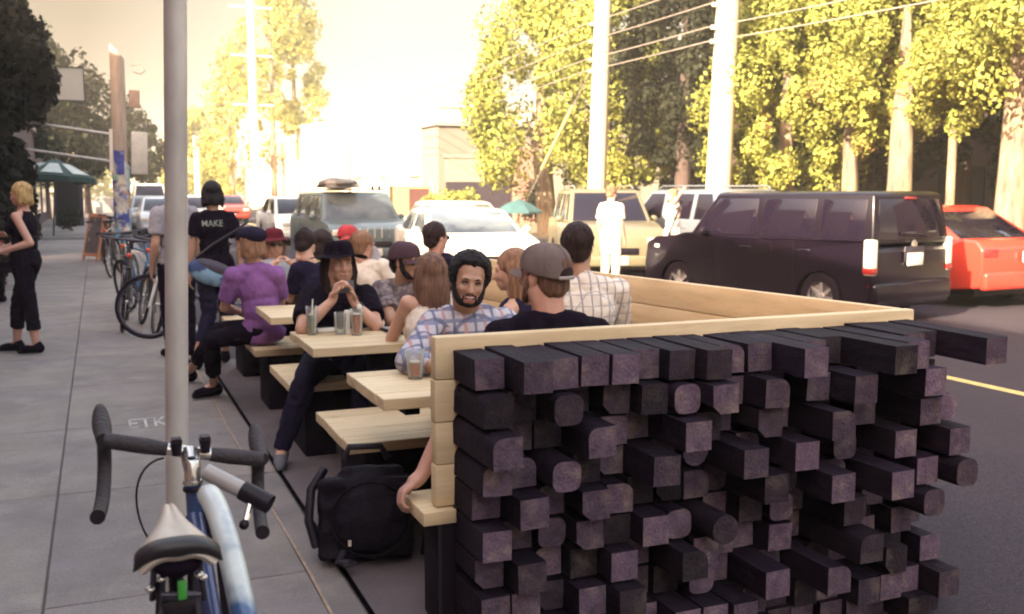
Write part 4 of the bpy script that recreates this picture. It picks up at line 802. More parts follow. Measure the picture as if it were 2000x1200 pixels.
# --- others at the back
person('dark haired person in navy top bending over the far table', (1.50, 7.42, 0), R(-10), 'sit', .96, dict(N=(1.50, 7.50, .97), Hd=(1.44, 7.56, 1.135)), (-30, -25, 0), skinA, 'bun', hDark, 'tee', cNavy, 'pants', cBlack, cBlack, female=True, group=SG)
person('person with long straight dark hair and yellow top seen from behind at the far table', (1.72, 7.40, 0), R(-6), 'sit', .97, dict(Hd=(1.62, 7.86, 1.12), N=(1.63, 7.80, .97), SL=(1.46, 7.76, .94), SR=(1.80, 7.76, .94), P=(1.66, 7.5, .55)), (0, -10, 0), skinA, 'long', hDark, 'tee', cYellow, 'pants', cBlack, cBlack, female=True, group=SG)
person('woman with reddish light brown hair and pale top turned towards the street', (1.90, 7.50, 0), R(-62), 'sit', .98, dict(Hd=(1.87, 7.50, 1.125), N=(1.86, 7.48, .975)), (0, -4, 0), skinC, 'short', hLight, 'tee', cWhite, 'pants', cDenim, cBlack, female=True, det=1, group=SG)
person('person in bright red cap at the farthest bench', (2.06, 8.72, 0), PI, 'sit', 1.02, dict(Hd=(2.03, 8.70, 1.12), N=(2.04, 8.72, .965)), (0, 0, 0), skinA, 'short', hDark, 'tee', cGrey, 'pants', cDenim, cBlack, 'cap', mat('cap_red', (.42, .03, .04), .8), det=1, group=SG)
person('dark haired person in black facing the street between two tables', (2.40, 7.30, 0), R(-55), 'sit', 1.0, dict(Hd=(2.39, 7.30, 1.185)), (-12, -2, 0), skinC, 'short', hDark, 'tee', cNavy, 'pants', cDenim, cBlack, 'None', glasses=True, group=SG)
# --- standing woman with bag
person('standing woman with black hair, printed black t-shirt and dark leggings seen from behind', (.93, 9.10, 0), R(10), 'stand', .945, dict(EL=(.75, 9.10, 1.10), ER=(1.15, 9.08, 1.08), WR=(1.14, 9.10, .86), KL=(.86, 9.05, .46), AL=(.73, 8.95, .085), KR=(1.02, 9.1, .47), AR=(1.0, 9.2, .09), TL=(-.5, 1, 0)),
       (-15, -12, 0), skinA, 'bob', hBlack, 'tee', cBlack, 'capri', cDenim, cBlack, female=True, vox=.008)
pw = mat('shirt_print_white', (.26, .28, .25), .9, .3, 40)
t1 = text('shirt_print', 'MAKE', .078, pw, Matrix.Translation((.815, 8.955, 1.24)) @ Matrix.Rotation(R(10), 4, 'Z') @ Matrix.Rotation(R(84), 4, 'X'), sx=.92)
pr_o = [o for o in bpy.data.objects if o.get('label', '').startswith('standing woman with black hair')][0]
rel(t1, pr_o)
bag = thing('messenger_bag', 'dark messenger bag with blue pattern hanging on the standing woman\'s back', 'bag', (.87, 8.93, .84))
b = MB(); b.ell((0, 0, 0), (.20, .055, .105), 18); b.ell((-.05, 0, .0), (.15, .06, .10), 16); o = b.build('bag_body', mat('bag_blue', (.035, .06, .17), .8, .3, 9, c2=(.22, .36, .50), mixlo=.5, mixhi=.56), bag, smooth=180)
b = MB(); b.ell((0.02, -.01, .055), (.18, .058, .06), 16); b.build('bag_flap', mat('bag_grey', (.065, .055, .08), .8), bag, smooth=180)
b = MB(); b.tube([(-.16, .0, .08), (-.06, -.015, .25), (.10, -.01, .45), (.16, .05, .53)], .012, 8, flat=1.8); b.build('strap', black, bag, smooth=60)
bag.rotation_euler = (0, R(22), R(8))
# --- blonde woman at the left
bl, blj, _ = person('blonde woman in black tank top and capri leggings holding a cup on the sidewalk', (-.66, 10.5, 0), R(68), 'stand', .945, dict(EL=(-.60, 10.30, 1.06), WL=(-.86, 10.36, .98), ER=(-.62, 10.66, 1.06), WR=(-.88, 10.6, 1.0), AL=(-.60, 10.4, .09), AR=(-.78, 10.62, .09), KL=(-.64, 10.40, .47), KR=(-.75, 10.58, .47), TL=(-1, .1, 0), TR=(-1, .2, 0)),
       (5, -6, 0), skinC, 'bob', hBlond, 'tank', cBlack, 'capri', cBlack, cBlack, female=True, vox=.009, build=1.05, curl=(.9, .9))
cup = MB(); cup.lathe([(.026, 0), (.034, .10), (.032, .10), (.025, .006), (.001, .005)], 16, Matrix.Translation((-.955, 10.40, .98))); tag(cup.build('drink_cup', cWhite, smooth=50), 'white paper cup in the blonde woman\'s hand', 'cup')
person('woman in red top at the left edge facing the blonde woman', (-1.22, 10.55, 0), R(-80), 'stand', .96, dict(EL=(-1.10, 10.72, 1.08), WL=(-.93, 10.66, 1.12), ER=(-1.12, 10.4, 1.05), WR=(-.92, 10.42, 1.0)), (0, 0, 0), skinC, 'long', hDark, 'tee', cRed, 'pants', cBlack, cBlack, female=True)
person('person standing behind the steel pole in grey shirt and dark trousers', (.655, 9.75, 0), R(20), 'stand', .97, dict(ER=(.86, 9.75, 1.12), WR=(.84, 9.8, .9)), (0, 0, 0), skinA, 'short', hLight, 'tee', cGrey, 'pants', cBlack, cBlack, build=1.05)
person('person with bare arms sitting at the far cafe table beyond the blonde woman', (-.95, 15.2, 0), R(70), 'sit', .98, {}, (0, 0, 0), skinC, 'short', hBrown, 'tank', cDenim, 'pants', cBlack, cBlack, female=True, vox=.014)
person('man in pale shirt and white shorts standing at the open door of the olive car', (7.70, 14.4, -.1), R(-60), 'stand', 1.0, {}, (0, -10, 0), skinA, 'short', hLight, 'tee', cWhite, 'pants', cWhite, cWhite, vox=.014, build=1.1)
person('woman in white shirt with a dark shoulder strap standing by the silver car', (8.98, 14.6, -.1), R(100), 'stand', .97, dict(EL=(8.85, 14.35, 1.35), WL=(8.95, 14.3, 1.5), ER=(9.1, 14.8, 1.3), WR=(9.05, 14.6, 1.5)), (10, -15, 0), skinA, 'short', hBlond, 'tee', cWhite, 'shorts', cRed, cWhite, female=True, vox=.014)
b = MB(); b.tube([(9.02, 14.40, 1.38), (8.93, 14.38, 1.15), (8.82, 14.42, .85)], .02, 8); b.tube([(8.82, 14.42, .85), (8.78, 14.42, .6)], .03, 8); tag(b.build('shoulder_bag_strap', black, smooth=60), 'dark strap hanging from the woman by the silver car', 'strap')
# ================================================================ CARS
cpale = mat('pale_car_glass', (.10, .11, .115), .06, .35, 2.2, coat=.6, c2=(.03, .035, .045), mixlo=.45, mixhi=.6)  # reflected sky painted into the glass colour, with darker blotches
cglass = mat('car_glass', (.010, .007, .014), .05, 0, spec=.5)
tail = mat('tail_lamp', (.28, .02, .02), .15, .1, coat=.6); lampw = mat('clear_lamp', (.55, .52, .46), .12, .1, coat=.6); amber = mat('amber_lamp', (.60, .26, .04), .15, coat=.6)
plate = mat('plate_white', (.62, .60, .55), .5, .05)
def paint(n, c, r=.28, metal=.0): return mat('paint_' + n, c, r, .03, 3, coat=.5, metal=metal, spec=.4)
tyre_m = rubber
def car_wheel(par, x, y, r, side):
    M_ = Matrix.Translation((x, y, r)) @ Matrix.Rotation(R(90 * side), 4, 'Y')
    t = MB(); t.lathe([(r * .62, -.09), (r * .93, -.10), (r, -.07), (r, .07), (r * .93, .10), (r * .62, .09)], 32, M_, caps=False); o = t.build('wheel', tyre_m, par, smooth=40)
    k = MB(); k.lathe([(r * .66, .092), (r * .64, .07), (r * .60, .05)], 28, M_, caps=False); k.lathe([(r * .60, .03), (.02, .03)], 28, M_)
    for i in range(7):
        a = 2 * math.pi * i / 7; d = Vector((math.cos(a), math.sin(a), 0)); p_ = Vector((-d.y, d.x, 0))
        q = [d * .05 + p_ * .028, d * r * .63 + p_ * .018, d * r * .63 - p_ * .018, d * .05 - p_ * .028]
        k.add([M_ @ (v + Vector((0, 0, .075))) for v in q] + [M_ @ (v + Vector((0, 0, .045))) for v in q], [(0, 1, 2, 3), (7, 6, 5, 4), (0, 4, 5, 1), (1, 5, 6, 2), (2, 6, 7, 3), (3, 7, 4, 0)])
    k.lathe([(.055, .05), (.055, .085), (.03, .092)], 16, M_); k.build('rim', mat('alloy', (.45, .44, .45), .3, .1, metal=.7), o, smooth=35)
def car(label, cat, loc, rz, m, gls=cglass, L=4.5, W=1.78, Hh=1.45, belt=.93, hood=.92, trunk=1.0, yb=(-1.9, 1.35), yr=(-1.05, .45), wr=.31, ax=(-1.32, 1.38), nose=.72, win=((.05, .47), (.51, .93)), style='sedan', name='parked_car', rails=False, clear_tail=False, rwin=True, group='cars in the street', tin=.13, plate_y=None):
    t = thing(name, label, cat, loc, rz, group); hl = L / 2
    def arch(y): return [(y - (wr + .05) * math.cos(R(a)), .20 + (wr + .055) * math.sin(R(a)) + .08) for a in range(0, 181, 20)]
    pr_ = [(-hl + .05, .30)] + [(ax[0] - wr - .05, .22)] + arch(ax[0]) + [(ax[0] + wr + .05, .20), (ax[1] - wr - .05, .20)] + arch(ax[1]) + [(ax[1] + wr + .05, .22), (hl - .10, .22), (hl - .01, .34), (hl, .55), (hl - .05, nose), (hl - .25, (nose + hood) / 2 + .03), (hl - .55, hood - .01), (yb[1], hood + .05), (yb[1] - .3, belt), (yb[0] + .1, belt), (yb[0], trunk if trunk > belt else belt), (-hl + .12, trunk - .02), (-hl + .01, trunk - .14), (-hl, .55)]
    b = MB(); b.prism(pr_, -W / 2, W / 2, 'x'); b.build('body', m, t, bevel=.045, seg=3)
    b = MB(); b.bb((-W / 2 + .22, -hl + .3, .16), (W / 2 - .22, hl - .4, .62)); b.build('underbody', black, t)
    wb, wt = W / 2 - .035, W / 2 - tin - .05; z0, z1 = belt - .03, Hh; zr = Hh - .035
    A = [(-wb, yb[0], z0), (wb, yb[0], z0), (wb, yb[1], z0), (-wb, yb[1], z0)]; B_ = [(-wt, yr[0], zr), (wt, yr[0], zr), (wt, yr[1], zr), (-wt, yr[1], zr)]
    ins = .12; ym = (yr[0] + yr[1]) / 2; C_ = [(-wt + ins, yr[0] + ins, z1), (wt - ins, yr[0] + ins, z1), (wt - ins, yr[1] - ins * 1.5, z1), (-wt + ins, yr[1] - ins * 1.5, z1)]
    b = MB(); fs_ = [(0, 1, 2, 3), (8, 9, 10, 11)] + [(i, (i + 1) % 4, (i + 1) % 4 + 4, i + 4) for i in range(4)] + [(i + 4, (i + 1) % 4 + 4, (i + 1) % 4 + 8, i + 8) for i in range(4)]
    b.add(A + B_ + C_, fs_); b.build('cabin', m, t, bevel=.035, seg=3)
    def bil(P, u, v, off=.006):
        a, b2, c, d = (Vector(q) for q in P); n_ = (b2 - a).cross(d - a).normalized(); p = a.lerp(b2, u).lerp(d.lerp(c, u), v); return p + n_ * off
    def pane(nm, P, u0, u1, v0, v1, m_=None, flip=False):
        m_ = m_ or gls
        n = 4; vs_ = [bil(P, u, v, -.004 if flip else .006) for u, v in ((u0, v0), (u1, v0), (u1, v1), (u0, v1))]; vi = [bil(P, u, v, -.03) for u, v in ((u0, v0), (u1, v0), (u1, v1), (u0, v1))]
        q = MB(); q.add(vs_ + vi, [(0, 1, 2, 3), (7, 6, 5, 4), (0, 4, 5, 1), (1, 5, 6, 2), (2, 6, 7, 3), (3, 7, 4, 0)]); return q.build(nm, m_, t, bevel=.012, seg=2)
    Ls = [A[3], A[0], B_[0], B_[3]]; Rs = [A[1], A[2], B_[2], B_[1]]; Fr = [A[2], A[3], B_[3], B_[2]]; Re = [A[0], A[1], B_[1], B_[0]]
    for (u0, u1) in win:
        ya_, yc_ = yb[0] + (yb[1] - yb[0]) * u0, yb[0] + (yb[1] - yb[0]) * u1
        def ut(y_, v): 
            a_ = yb[0] + (yr[0] - yb[0]) * v; c_ = yb[1] + (yr[1] - yb[1]) * v; return min(max((y_ - a_) / (c_ - a_), .035), .965)
        for P_, lf in ((Ls, True), (Rs, False)):
            cs = [(ut(ya_, .1), .1), (ut(yc_, .1), .1), (ut(yc_, .9), .9), (ut(ya_, .9), .9)]
            if lf: cs = [(1 - u, v) for u, v in cs][::-1]
            q = MB(); q.add([bil(P_, u, v, .006) for u, v in cs] + [bil(P_, u, v, -.03) for u, v in cs], [(0, 1, 2, 3), (7, 6, 5, 4), (0, 4, 5, 1), (1, 5, 6, 2), (2, 6, 7, 3), (3, 7, 4, 0)]); q.build('side_window', gls, t, bevel=.012, seg=2)
    pane('windshield', Fr, .05, .95, .08, .93)
    if rwin: pane('rear_window', Re, .06, .94, .12 if style != 'van' else .10, .90)
    for sx in (-1, 1):
        for i in (0, 1): car_wheel(t, sx * (W / 2 - .11), ax[i], wr, sx)
        b = MB(); b.box((sx * (W / 2 - .19), hl - .075, nose - .06), (.28, .15, .13)); b.build('headlight', lampw, t, bevel=.035, seg=3)
        b = MB()
        if style == 'van': b.box((sx * (W / 2 - .045), -hl + .055, .84), (.12, .14, .44))
        else: b.box((sx * (W / 2 - .17), -hl + .06, trunk - .20), (.30, .12, .13))
        tl = b.build('taillight', lampw if clear_tail else tail, t, bevel=.03, seg=3)
        if clear_tail: b = MB(); b.box((sx * (W / 2 - .043), -hl + .053, .68), (.124, .144, .09)); b.build('lamp_band', tail, tl, bevel=.02)
        b = MB(); b.ell((sx * (W / 2 + .075), yb[1] - .42, belt + .06), (.08, .045, .065), 12); b.tube([(sx * (W / 2 - .02), yb[1] - .42, belt), (sx * (W / 2 + .05), yb[1] - .42, belt + .02)], .02, 8); b.build('mirror', m if style != 'van' else black, t, smooth=180)
        for y in ((yb[0] + yb[1]) / 2 - .55, (yb[0] + yb[1]) / 2 + .42):
            b = MB(); b.tube([(sx * (W / 2 + .004), y - .09, belt - .13), (sx * (W / 2 + .022), y - .05, belt - .125), (sx * (W / 2 + .022), y + .05, belt - .125), (sx * (W / 2 + .004), y + .09, belt - .13)], .011, 6); b.build('door_handle', m, t, smooth=60)
        for y in ((yb[0] + yb[1]) / 2 - .02, (yb[0] + yb[1]) / 2 + .98, ax[0] + .42):
            b = MB(); b.box((sx * (W / 2 + .0005), y, (belt + .25) / 2 + .05), (.004, .007, belt - .36)); b.build('door_seam', black, t)
        if rails: b = MB(); b.tube([(sx * (wt - .09), yr[0] + .1, Hh), (sx * (wt - .09), yr[0] + .2, Hh + .055), (sx * (wt - .09), yr[1] - .25, Hh + .055), (sx * (wt - .09), yr[1] - .1, Hh)], .016, 8); b.build('roof_rail', chrome, t, smooth=60)
    b = MB(); b.box((0, hl - .02, .38), (W - .12, .12, .20)); b.build('front_bumper', m, t, bevel=.05, seg=3)
    b = MB(); b.box((0, hl + .004, .56), (W * .42, .03, .12)); b.build('grille', black, t, bevel=.015)
    b = MB(); b.box((0, -hl + .02, .40), (W - .06, .14, .26)); b.build('rear_bumper', m, t, bevel=.05, seg=3)
    b = MB(); b.box((0, -hl - (.055 if style != 'van' else .030), .73 if plate_y is None else plate_y), (.31, .03, .155)); b.build('licence_plate', plate, t, bevel=.006)
    b = MB(); b.box((0, hl + .045, .40), (.31, .02, .155)); b.build('licence_plate', plate, t, bevel=.006)
    return t
pblack = mat('paint_black', (.007, .004, .009), .3, .1, 3, coat=.22, spec=.25); psil = paint('silver', (.19, .21, .25), .3, .3); pwhite = paint('white', (.70, .68, .62), .35); pred = paint('red', (.50, .045, .03), .25); pol = paint('olive', (.15, .13, .08), .4); pblue = paint('pale_blue', (.085, .115, .125), .35)
van = car('black boxy van seen from behind in the street behind the timber wall', 'van', (8.92, 11.47, -.1), R(13), pblack, L=3.94, W=1.69, Hh=1.64, belt=1.02, hood=1.0, trunk=1.04, yb=(-1.96, 1.12), yr=(-1.88, .64), wr=.31, ax=(-1.22, 1.28), nose=.88, win=((.05, .26), (.29, .57), (.60, .95)), style='van', name='boxy_van', clear_tail=True, tin=.085, plate_y=.80)
b = MB(); b.box((0, -1.985, .86), (.42, .012, .20)); b.build('plate_recess', darkmetal, van, bevel=.008)
b = MB(); b.lathe([(.055, 0), (.055, .012), (.04, .016)], 20, Matrix.Translation((0, -1.972, .985)) @ Matrix.Rotation(R(90), 4, 'X')); b.build('badge', chrome, van, smooth=40)
b = MB(); b.tube([(.25, -1.985, 1.06), (.22, -1.99, 1.09), (-.28, -1.975, 1.12)], .010, 8); b.build('rear_wiper', black, van, smooth=60)
b = MB(); b.box((0, -1.90, 1.555), (.22, .03, .03)); b.build('brake_lamp', tail, van, bevel=.008)
b = MB(); b.box((-.844, 1.72, .83), (.015, .10, .05)); b.build('indicator', lampw, van, bevel=.006)
b = MB(); b.box((-.80, -1.93, .50), (.09, .05, .06)); b.build('reflector', tail, van, bevel=.01)
b = MB(); b.box((0, -1.97, .28), (1.5, .10, .12)); b.build('bumper_lip', black, van, bevel=.03)
sedan = dict(L=4.6, W=1.78, Hh=1.42, belt=.92, hood=.90, trunk=.98)
suvd = dict(L=4.5, W=1.80, Hh=1.68, belt=1.05, hood=1.03, trunk=1.08, yb=(-2.15, 1.25), yr=(-1.8, .5), wr=.35, win=((.04, .26), (.30, .58), (.62, .93)), nose=.80)
car('red sedan parked at the far kerb to the right of the black van', 'car', (11.92, 12.45, -.1), R(3), pred, **sedan)
car('silver suv with roof rails ahead of the black van', 'car', (11.55, 17.9, -.1), 0, psil, rails=True, **suvd)
car('olive suv facing the camera left of the silver suv', 'car', (9.2, 17.6, -.1), R(162), pol, rails=True, **dict(suvd, L=3.9, yb=(-1.85, 1.0), yr=(-1.5, .35), ax=(-1.1, 1.15), W=1.68))
suv = car('pale blue off-roader with a roof box coming up the street behind the diners', 'car', (5.15, 22.0, -.1), PI, pblue, cpale, **dict(suvd, Hh=1.62, belt=1.02, yr=(-1.95, .72), nose=.86, hood=1.0))
b = MB(); b.ell((.30, .35, 1.80), (.42, .70, .13), 20); b.box((.30, .35, 1.74), (.70, 1.2, .08)); b.build('roof_box', mat('roof_box_dark', (.10, .09, .09), .5, .3, 6, c2=(.3, .27, .24)), suv, smooth=60)
b = MB(); [b.tube([(-.72, y, 1.66), (.72, y, 1.66)], .018, 8) for y in (-.2, .55)]; b.build('roof_rack', darkmetal, suv, smooth=60)
for x in (-.55, -.4):
    b = MB(); b.ell((x, .62, 1.71), (.04, .04, .05), 10); b.build('roof_lamp', black, suv, smooth=180)
b = MB(); [b.box((x, 2.27, .80), (.03, .02, .22)) for x in (-.3, -.15, 0, .15, .3)]; b.build('grille_bar', chrome, suv)
car('white sedan nearest behind the diners, its roof above the bearded man', 'car', (6.0, 16.9, -.1), R(172), pwhite, cpale, **dict(sedan, Hh=1.33))
car('white sedan to the left of the olive suv', 'car', (7.75, 22.2, -.1), R(176), pwhite, cpale, **dict(sedan, Hh=1.40))
car('silver sedan parked facing the camera between the steel pole and the poster pole', 'car', (2.2, 38.4, -.1), PI, mat('paint_pale_silver', (.46, .48, .50), .3, .03, coat=.8, metal=.2), **sedan)
car('dark silver car parked behind the silver sedan', 'car', (2.1, 45.5, -.1), PI, psil, **sedan)
car('white car driving up the street right of the steel pole', 'car', (3.7, 42.5, -.1), PI, pwhite, **dict(sedan, Hh=1.46))
car('white car behind the pale blue off-roader', 'car', (5.7, 31.5, -.1), PI, pwhite, **dict(sedan, Hh=1.46))
car('small red car far down the street beyond the standing woman', 'car', (6.2, 54, -.1), PI, pred, **sedan)
car('white delivery van far down the street by the poster pole', 'van', (2.6, 58, -.1), PI, pwhite, **dict(suvd, Hh=2.0, belt=1.2))

# ================================================================ TREES
def leaves(name, m, clumps, n, size, parent, kind=None, flat=.55, seed=1):
    g = np.random.default_rng(seed); P = []; Nn = []
    for (c, r) in clumps:
        d = g.normal(size=(n, 3)); d /= np.linalg.norm(d, axis=1)[:, None]; rad = g.uniform(.55, 1.05, n)[:, None]
        P.append(np.array(c) + d * np.array(r) * rad); Nn.append(d + g.normal(size=(n, 3)) * flat)
    P = np.vstack(P); Nn = np.vstack(Nn); Nn /= np.linalg.norm(Nn, axis=1)[:, None]; k = len(P)
    a = g.normal(size=(k, 3)); a -= Nn * (a * Nn).sum(1)[:, None]; a /= np.linalg.norm(a, axis=1)[:, None]; bb = np.cross(Nn, a)
    s = (size * g.uniform(.4, 1.65, k) ** 1.1)[:, None]
    v = np.stack([P - a * s * .5, P + bb * s * .33 + Nn * s * .06, P + a * s * .5, P - bb * s * .33 + Nn * s * .06], 1).reshape(-1, 3)
    me = bpy.data.meshes.new(name); me.vertices.add(4 * k); me.vertices.foreach_set('co', v.ravel()); me.loops.add(4 * k); me.polygons.add(k)
    me.loops.foreach_set('vertex_index', np.arange(4 * k)); me.polygons.foreach_set('loop_start', np.arange(0, 4 * k, 4)); me.polygons.foreach_set('loop_total', np.full(k, 4)); me.update(calc_edges=True)
    me.materials.append(m); o = bpy.data.objects.new(name, me); col.objects.link(o)
    if parent is not None: o.parent = parent
    if kind: o['kind'] = kind
    return o
def tree(label, loc, tr, th, cr, z0, z1, nc, n, size, m=leafY, bm=bark, seed=1, group='trees along the far sidewalk', name='tree', squash=1., cl=.26, lean=(0, 0), top=.35, crs=.5, limbs=5, brown=0):
    t = thing(name, label, 'tree', loc, 0, group); g = random.Random(seed); b = MB()
    pts = [(0, 0, -.1), (0, 0, .12), (lean[0] * .3, lean[1] * .3, th * .4), (lean[0] * .7, lean[1] * .7, th), (lean[0], lean[1], z1 * .8)]
    b.tube(pts, [tr * 1.5, tr * 1.15, tr, tr * .85, tr * .25], 14)
    me = b.build('trunk', bm, t, smooth=60); me_ = me.data
    for v in me_.vertices: v.co += v.normal * noise.noise(Vector((v.co.x * 9, v.co.y * 9, v.co.z * 1.5)) + Vector((seed, 0, 0))) * tr * .35
    for i in range(limbs):
        a = g.uniform(0, 6.28); zz = th * g.uniform(.8, 1.2); b = MB(); d = Vector((math.cos(a), math.sin(a), 0)); e = d * cr * .6
        b.tube([(lean[0], lean[1], zz), (lean[0] + e.x * .5, lean[1] + e.y * .5, zz + .6), (lean[0] + e.x, lean[1] + e.y, zz + 1.6)], [tr * .4, tr * .25, tr * .1], 8); b.build('limb', bm, t, smooth=60)
    cl_ = []
    nc = int(nc * 1.0)
    for i in range(nc):
        u = (i + g.random()) / nc; z = z0 + (z1 - z0) * u; prof = (1 - max(0, (u - top) / (1 - top)) ** 2) * (crs + (1 - crs) * min(1, u / .12)); a = g.uniform(0, 6.28); rr = cr * prof * (g.uniform(.72, 1.05) if g.random() < .9 else g.uniform(.1, .6)); s = cr * cl * g.uniform(.5, 1.5)
        cl_.append(((lean[0] + rr * math.cos(a), lean[1] + rr * math.sin(a) * squash, z), (s, s, s * g.uniform(1.0, 1.7))))
    nb = int(len(cl_) * brown)
    if nb: tag(leaves('brown_spray', leafB, cl_[::max(1, int(1 / brown))][:nb], n // 2, size, t, seed=seed + 50), kind='stuff')
    leaves('crown', m, cl_, n, size, t, seed=seed)
    return t
K = dict(limbs=0)
tree('big cedar farthest left of the row, its lit crown beside the grey garage', (14.7, 32.2, .02), .34, 2.6, 2.5, 2.0, 9.0, 100, 330, .13, seed=3, crs=.7, lean=(-.2, .3), cl=.22, limbs=2)
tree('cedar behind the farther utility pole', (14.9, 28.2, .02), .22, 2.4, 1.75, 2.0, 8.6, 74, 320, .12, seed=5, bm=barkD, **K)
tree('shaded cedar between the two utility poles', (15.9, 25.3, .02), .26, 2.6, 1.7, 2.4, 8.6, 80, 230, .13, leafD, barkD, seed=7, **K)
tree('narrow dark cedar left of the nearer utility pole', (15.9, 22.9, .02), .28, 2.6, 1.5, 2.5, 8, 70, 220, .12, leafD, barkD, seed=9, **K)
tree('large bushy cedar right of the nearer utility pole', (14.6, 18.9, .02), .20, 2.3, 1.75, 1.75, 6.6, 110, 400, .085, seed=11, crs=.9, brown=.04, cl=.22, **K)
tree('cedar with lit stump-like trunk above the rear of the silver suv', (15.0, 17.2, .02), .18, 2.5, 1.35, 2.5, 6.6, 62, 340, .085, seed=13, brown=.06, **K)
tree('cedar with a pale bare trunk rising behind the black van', (15.0, 15.75, .02), .24, 2.9, 1.15, 2.9, 6.4, 54, 330, .08, seed=15, brown=.05, **K)
tree('thin tree with a small tufted crown right of the black van roof', (14.7, 14.15, .02), .085, 2.5, .42, 2.75, 3.7, 16, 260, .075, seed=17, cl=.42, crs=.7, **K)
tree('thick pale trunked cedar behind the red sedan', (15.0, 13.05, .02), .26, 3.1, 1.7, 3.3, 6.4, 86, 400, .08, seed=19, brown=.03, cl=.22, **K)
tree('cedar at the right edge of the row', (15.2, 10.3, .02), .24, 3.2, 1.8, 3.4, 6.4, 56, 340, .08, seed=21, **K)
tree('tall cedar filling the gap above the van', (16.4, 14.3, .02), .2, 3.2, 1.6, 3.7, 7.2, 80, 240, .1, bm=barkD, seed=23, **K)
tree('bushy cedar peeking out between the bushy one and the van', (16.6, 19.6, .02), .2, 3.0, 1.6, 3.2, 7.6, 90, 240, .11, seed=25, **K)
EV = ['right of the thick pale trunk', 'behind the thick pale trunked cedar', 'behind the tree with the tufted crown', 'behind the pale bare trunk', 'behind the large bushy cedar', 'just behind the nearer utility pole', 'between the two utility poles', 'behind the farther utility pole', 'behind the big cedar farthest left']
for i, (x, y) in enumerate([(18.6, 9.5), (18.9, 12.3), (18.4, 15.0), (18.8, 17.8), (18.6, 20.6), (18.9, 23.4), (18.6, 26.4), (19.0, 29.6), (18.4, 33.0)]):
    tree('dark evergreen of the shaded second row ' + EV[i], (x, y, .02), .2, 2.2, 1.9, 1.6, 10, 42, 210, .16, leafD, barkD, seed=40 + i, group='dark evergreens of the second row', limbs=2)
# trees far down the street, sun glare put into their pale leaf colour
for i, (x, y, r_, z0, z1, lb) in enumerate([(14.8, 92, 4.2, 4, 20, 'tall pale sunlit tree left of the white warehouse'), (12.6, 104, 3.4, 1.5, 15, 'pale sunlit tree just right of the far poles'), (17.5, 96, 3.2, 8, 21, 'pale sunlit tree rising over the warehouse roof'), (10.5, 120, 3.5, 1, 10, 'low pale tree at the far end of the street')]):
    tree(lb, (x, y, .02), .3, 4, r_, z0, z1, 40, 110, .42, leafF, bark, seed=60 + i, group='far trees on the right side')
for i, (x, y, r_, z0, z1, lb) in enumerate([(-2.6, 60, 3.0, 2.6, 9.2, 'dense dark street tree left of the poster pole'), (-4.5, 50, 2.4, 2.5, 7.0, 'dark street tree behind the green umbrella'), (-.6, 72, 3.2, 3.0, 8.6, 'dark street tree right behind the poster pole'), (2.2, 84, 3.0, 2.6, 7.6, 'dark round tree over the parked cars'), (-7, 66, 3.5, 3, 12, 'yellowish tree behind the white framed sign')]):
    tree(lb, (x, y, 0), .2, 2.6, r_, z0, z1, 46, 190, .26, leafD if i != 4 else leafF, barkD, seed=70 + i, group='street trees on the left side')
cl_ = [((rng.uniform(-40, 60), rng.uniform(165, 190), rng.uniform(1, 9)), (5, 5, 4)) for i in range(60)]
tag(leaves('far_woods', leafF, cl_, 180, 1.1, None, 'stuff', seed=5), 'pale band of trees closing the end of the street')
# ivy, shrubs
iv = thing('ivy_column', 'tall dark ivy growing over the corner post at the upper left edge', 'plant', (-2.1, 22.5, 0))
b = MB(); b.tube([(0, 0, 0), (.05, 0, 3), (.1, 0, 9)], [.16, .14, .1], 10); b.build('stem', barkD, iv, smooth=60)
b = MB(); b.bb((-2.4, -1.2, 0), (-.95, 1.3, 9.4)); b.build('ivied_wall', mat('ivied_wall', (.05, .035, .04), .9), iv)  # unseen wall added to keep the ivy in shade
g = random.Random(8); cl_ = []
for i in range(260):
    z = g.uniform(1.2, 9.5); wd = .86 + .22 * math.sin(z * 1.7 + 1) + .12 * math.sin(z * 4.1) + (.25 if 3 < z < 4.6 else 0); cl_.append(((g.uniform(-.2 if z < 4.3 else .42, wd), g.uniform(-1.5, .9), z), (.24, .3, .32)))
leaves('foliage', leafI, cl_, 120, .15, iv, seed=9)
cl_ = [((g.uniform(-.1, .5), g.uniform(-.3, .4), g.uniform(5.0, 6.2)), (.3, .3, .22)) for i in range(8)]; leaves('painted_sunlit_tips', leafF, cl_, 90, .09, iv, seed=10)  # sunlight on the ivy, painted as paler leaves
def bush(label, loc, r_, h_, m, n=10, k=130, size=.09, seed=1, name='shrub'):
    t = thing(name, label, 'plant', loc); g = random.Random(seed); b = MB(); b.tube([(0, 0, 0), (0, 0, h_ * .6)], [.03, .015], 8); b.build('stem', barkD, t)
    leaves('foliage', m, [((g.uniform(-r_, r_) * .6, g.uniform(-r_, r_) * .6, h_ * g.uniform(.25, .8)), (r_ * .45, r_ * .45, h_ * .25)) for i in range(n)], k, size, t, seed=seed); return t
bush('green shrub in front of the dark garage opening', (13.9, 39.5, .02), 1.2, 1.6, leafY, 16, 120, .16, 3)
bush('small young conifer in front of the grey garage door', (17.0, 39, .02), .7, 2.0, leafD, 14, 120, .12, 4)
bush('pale leafy shrub beside the brown gate', (12.8, 40.5, .02), .6, 1.5, leafF, 8, 100, .16, 6)
bush('dark potted shrub at the left edge behind the blonde woman', (-1.75, 17.5, 0), .65, 1.5, leafI, 22, 130, .08, 5)
bush('dark shrub under the green umbrella', (-1.75, 27, 0), .6, 1.3, leafI, 18, 120, .1, 7)
bush('grassy planting at the foot of the poster pole trees', (-1.0, 42, 0), .5, .9, leafD, 10, 90, .12, 12)
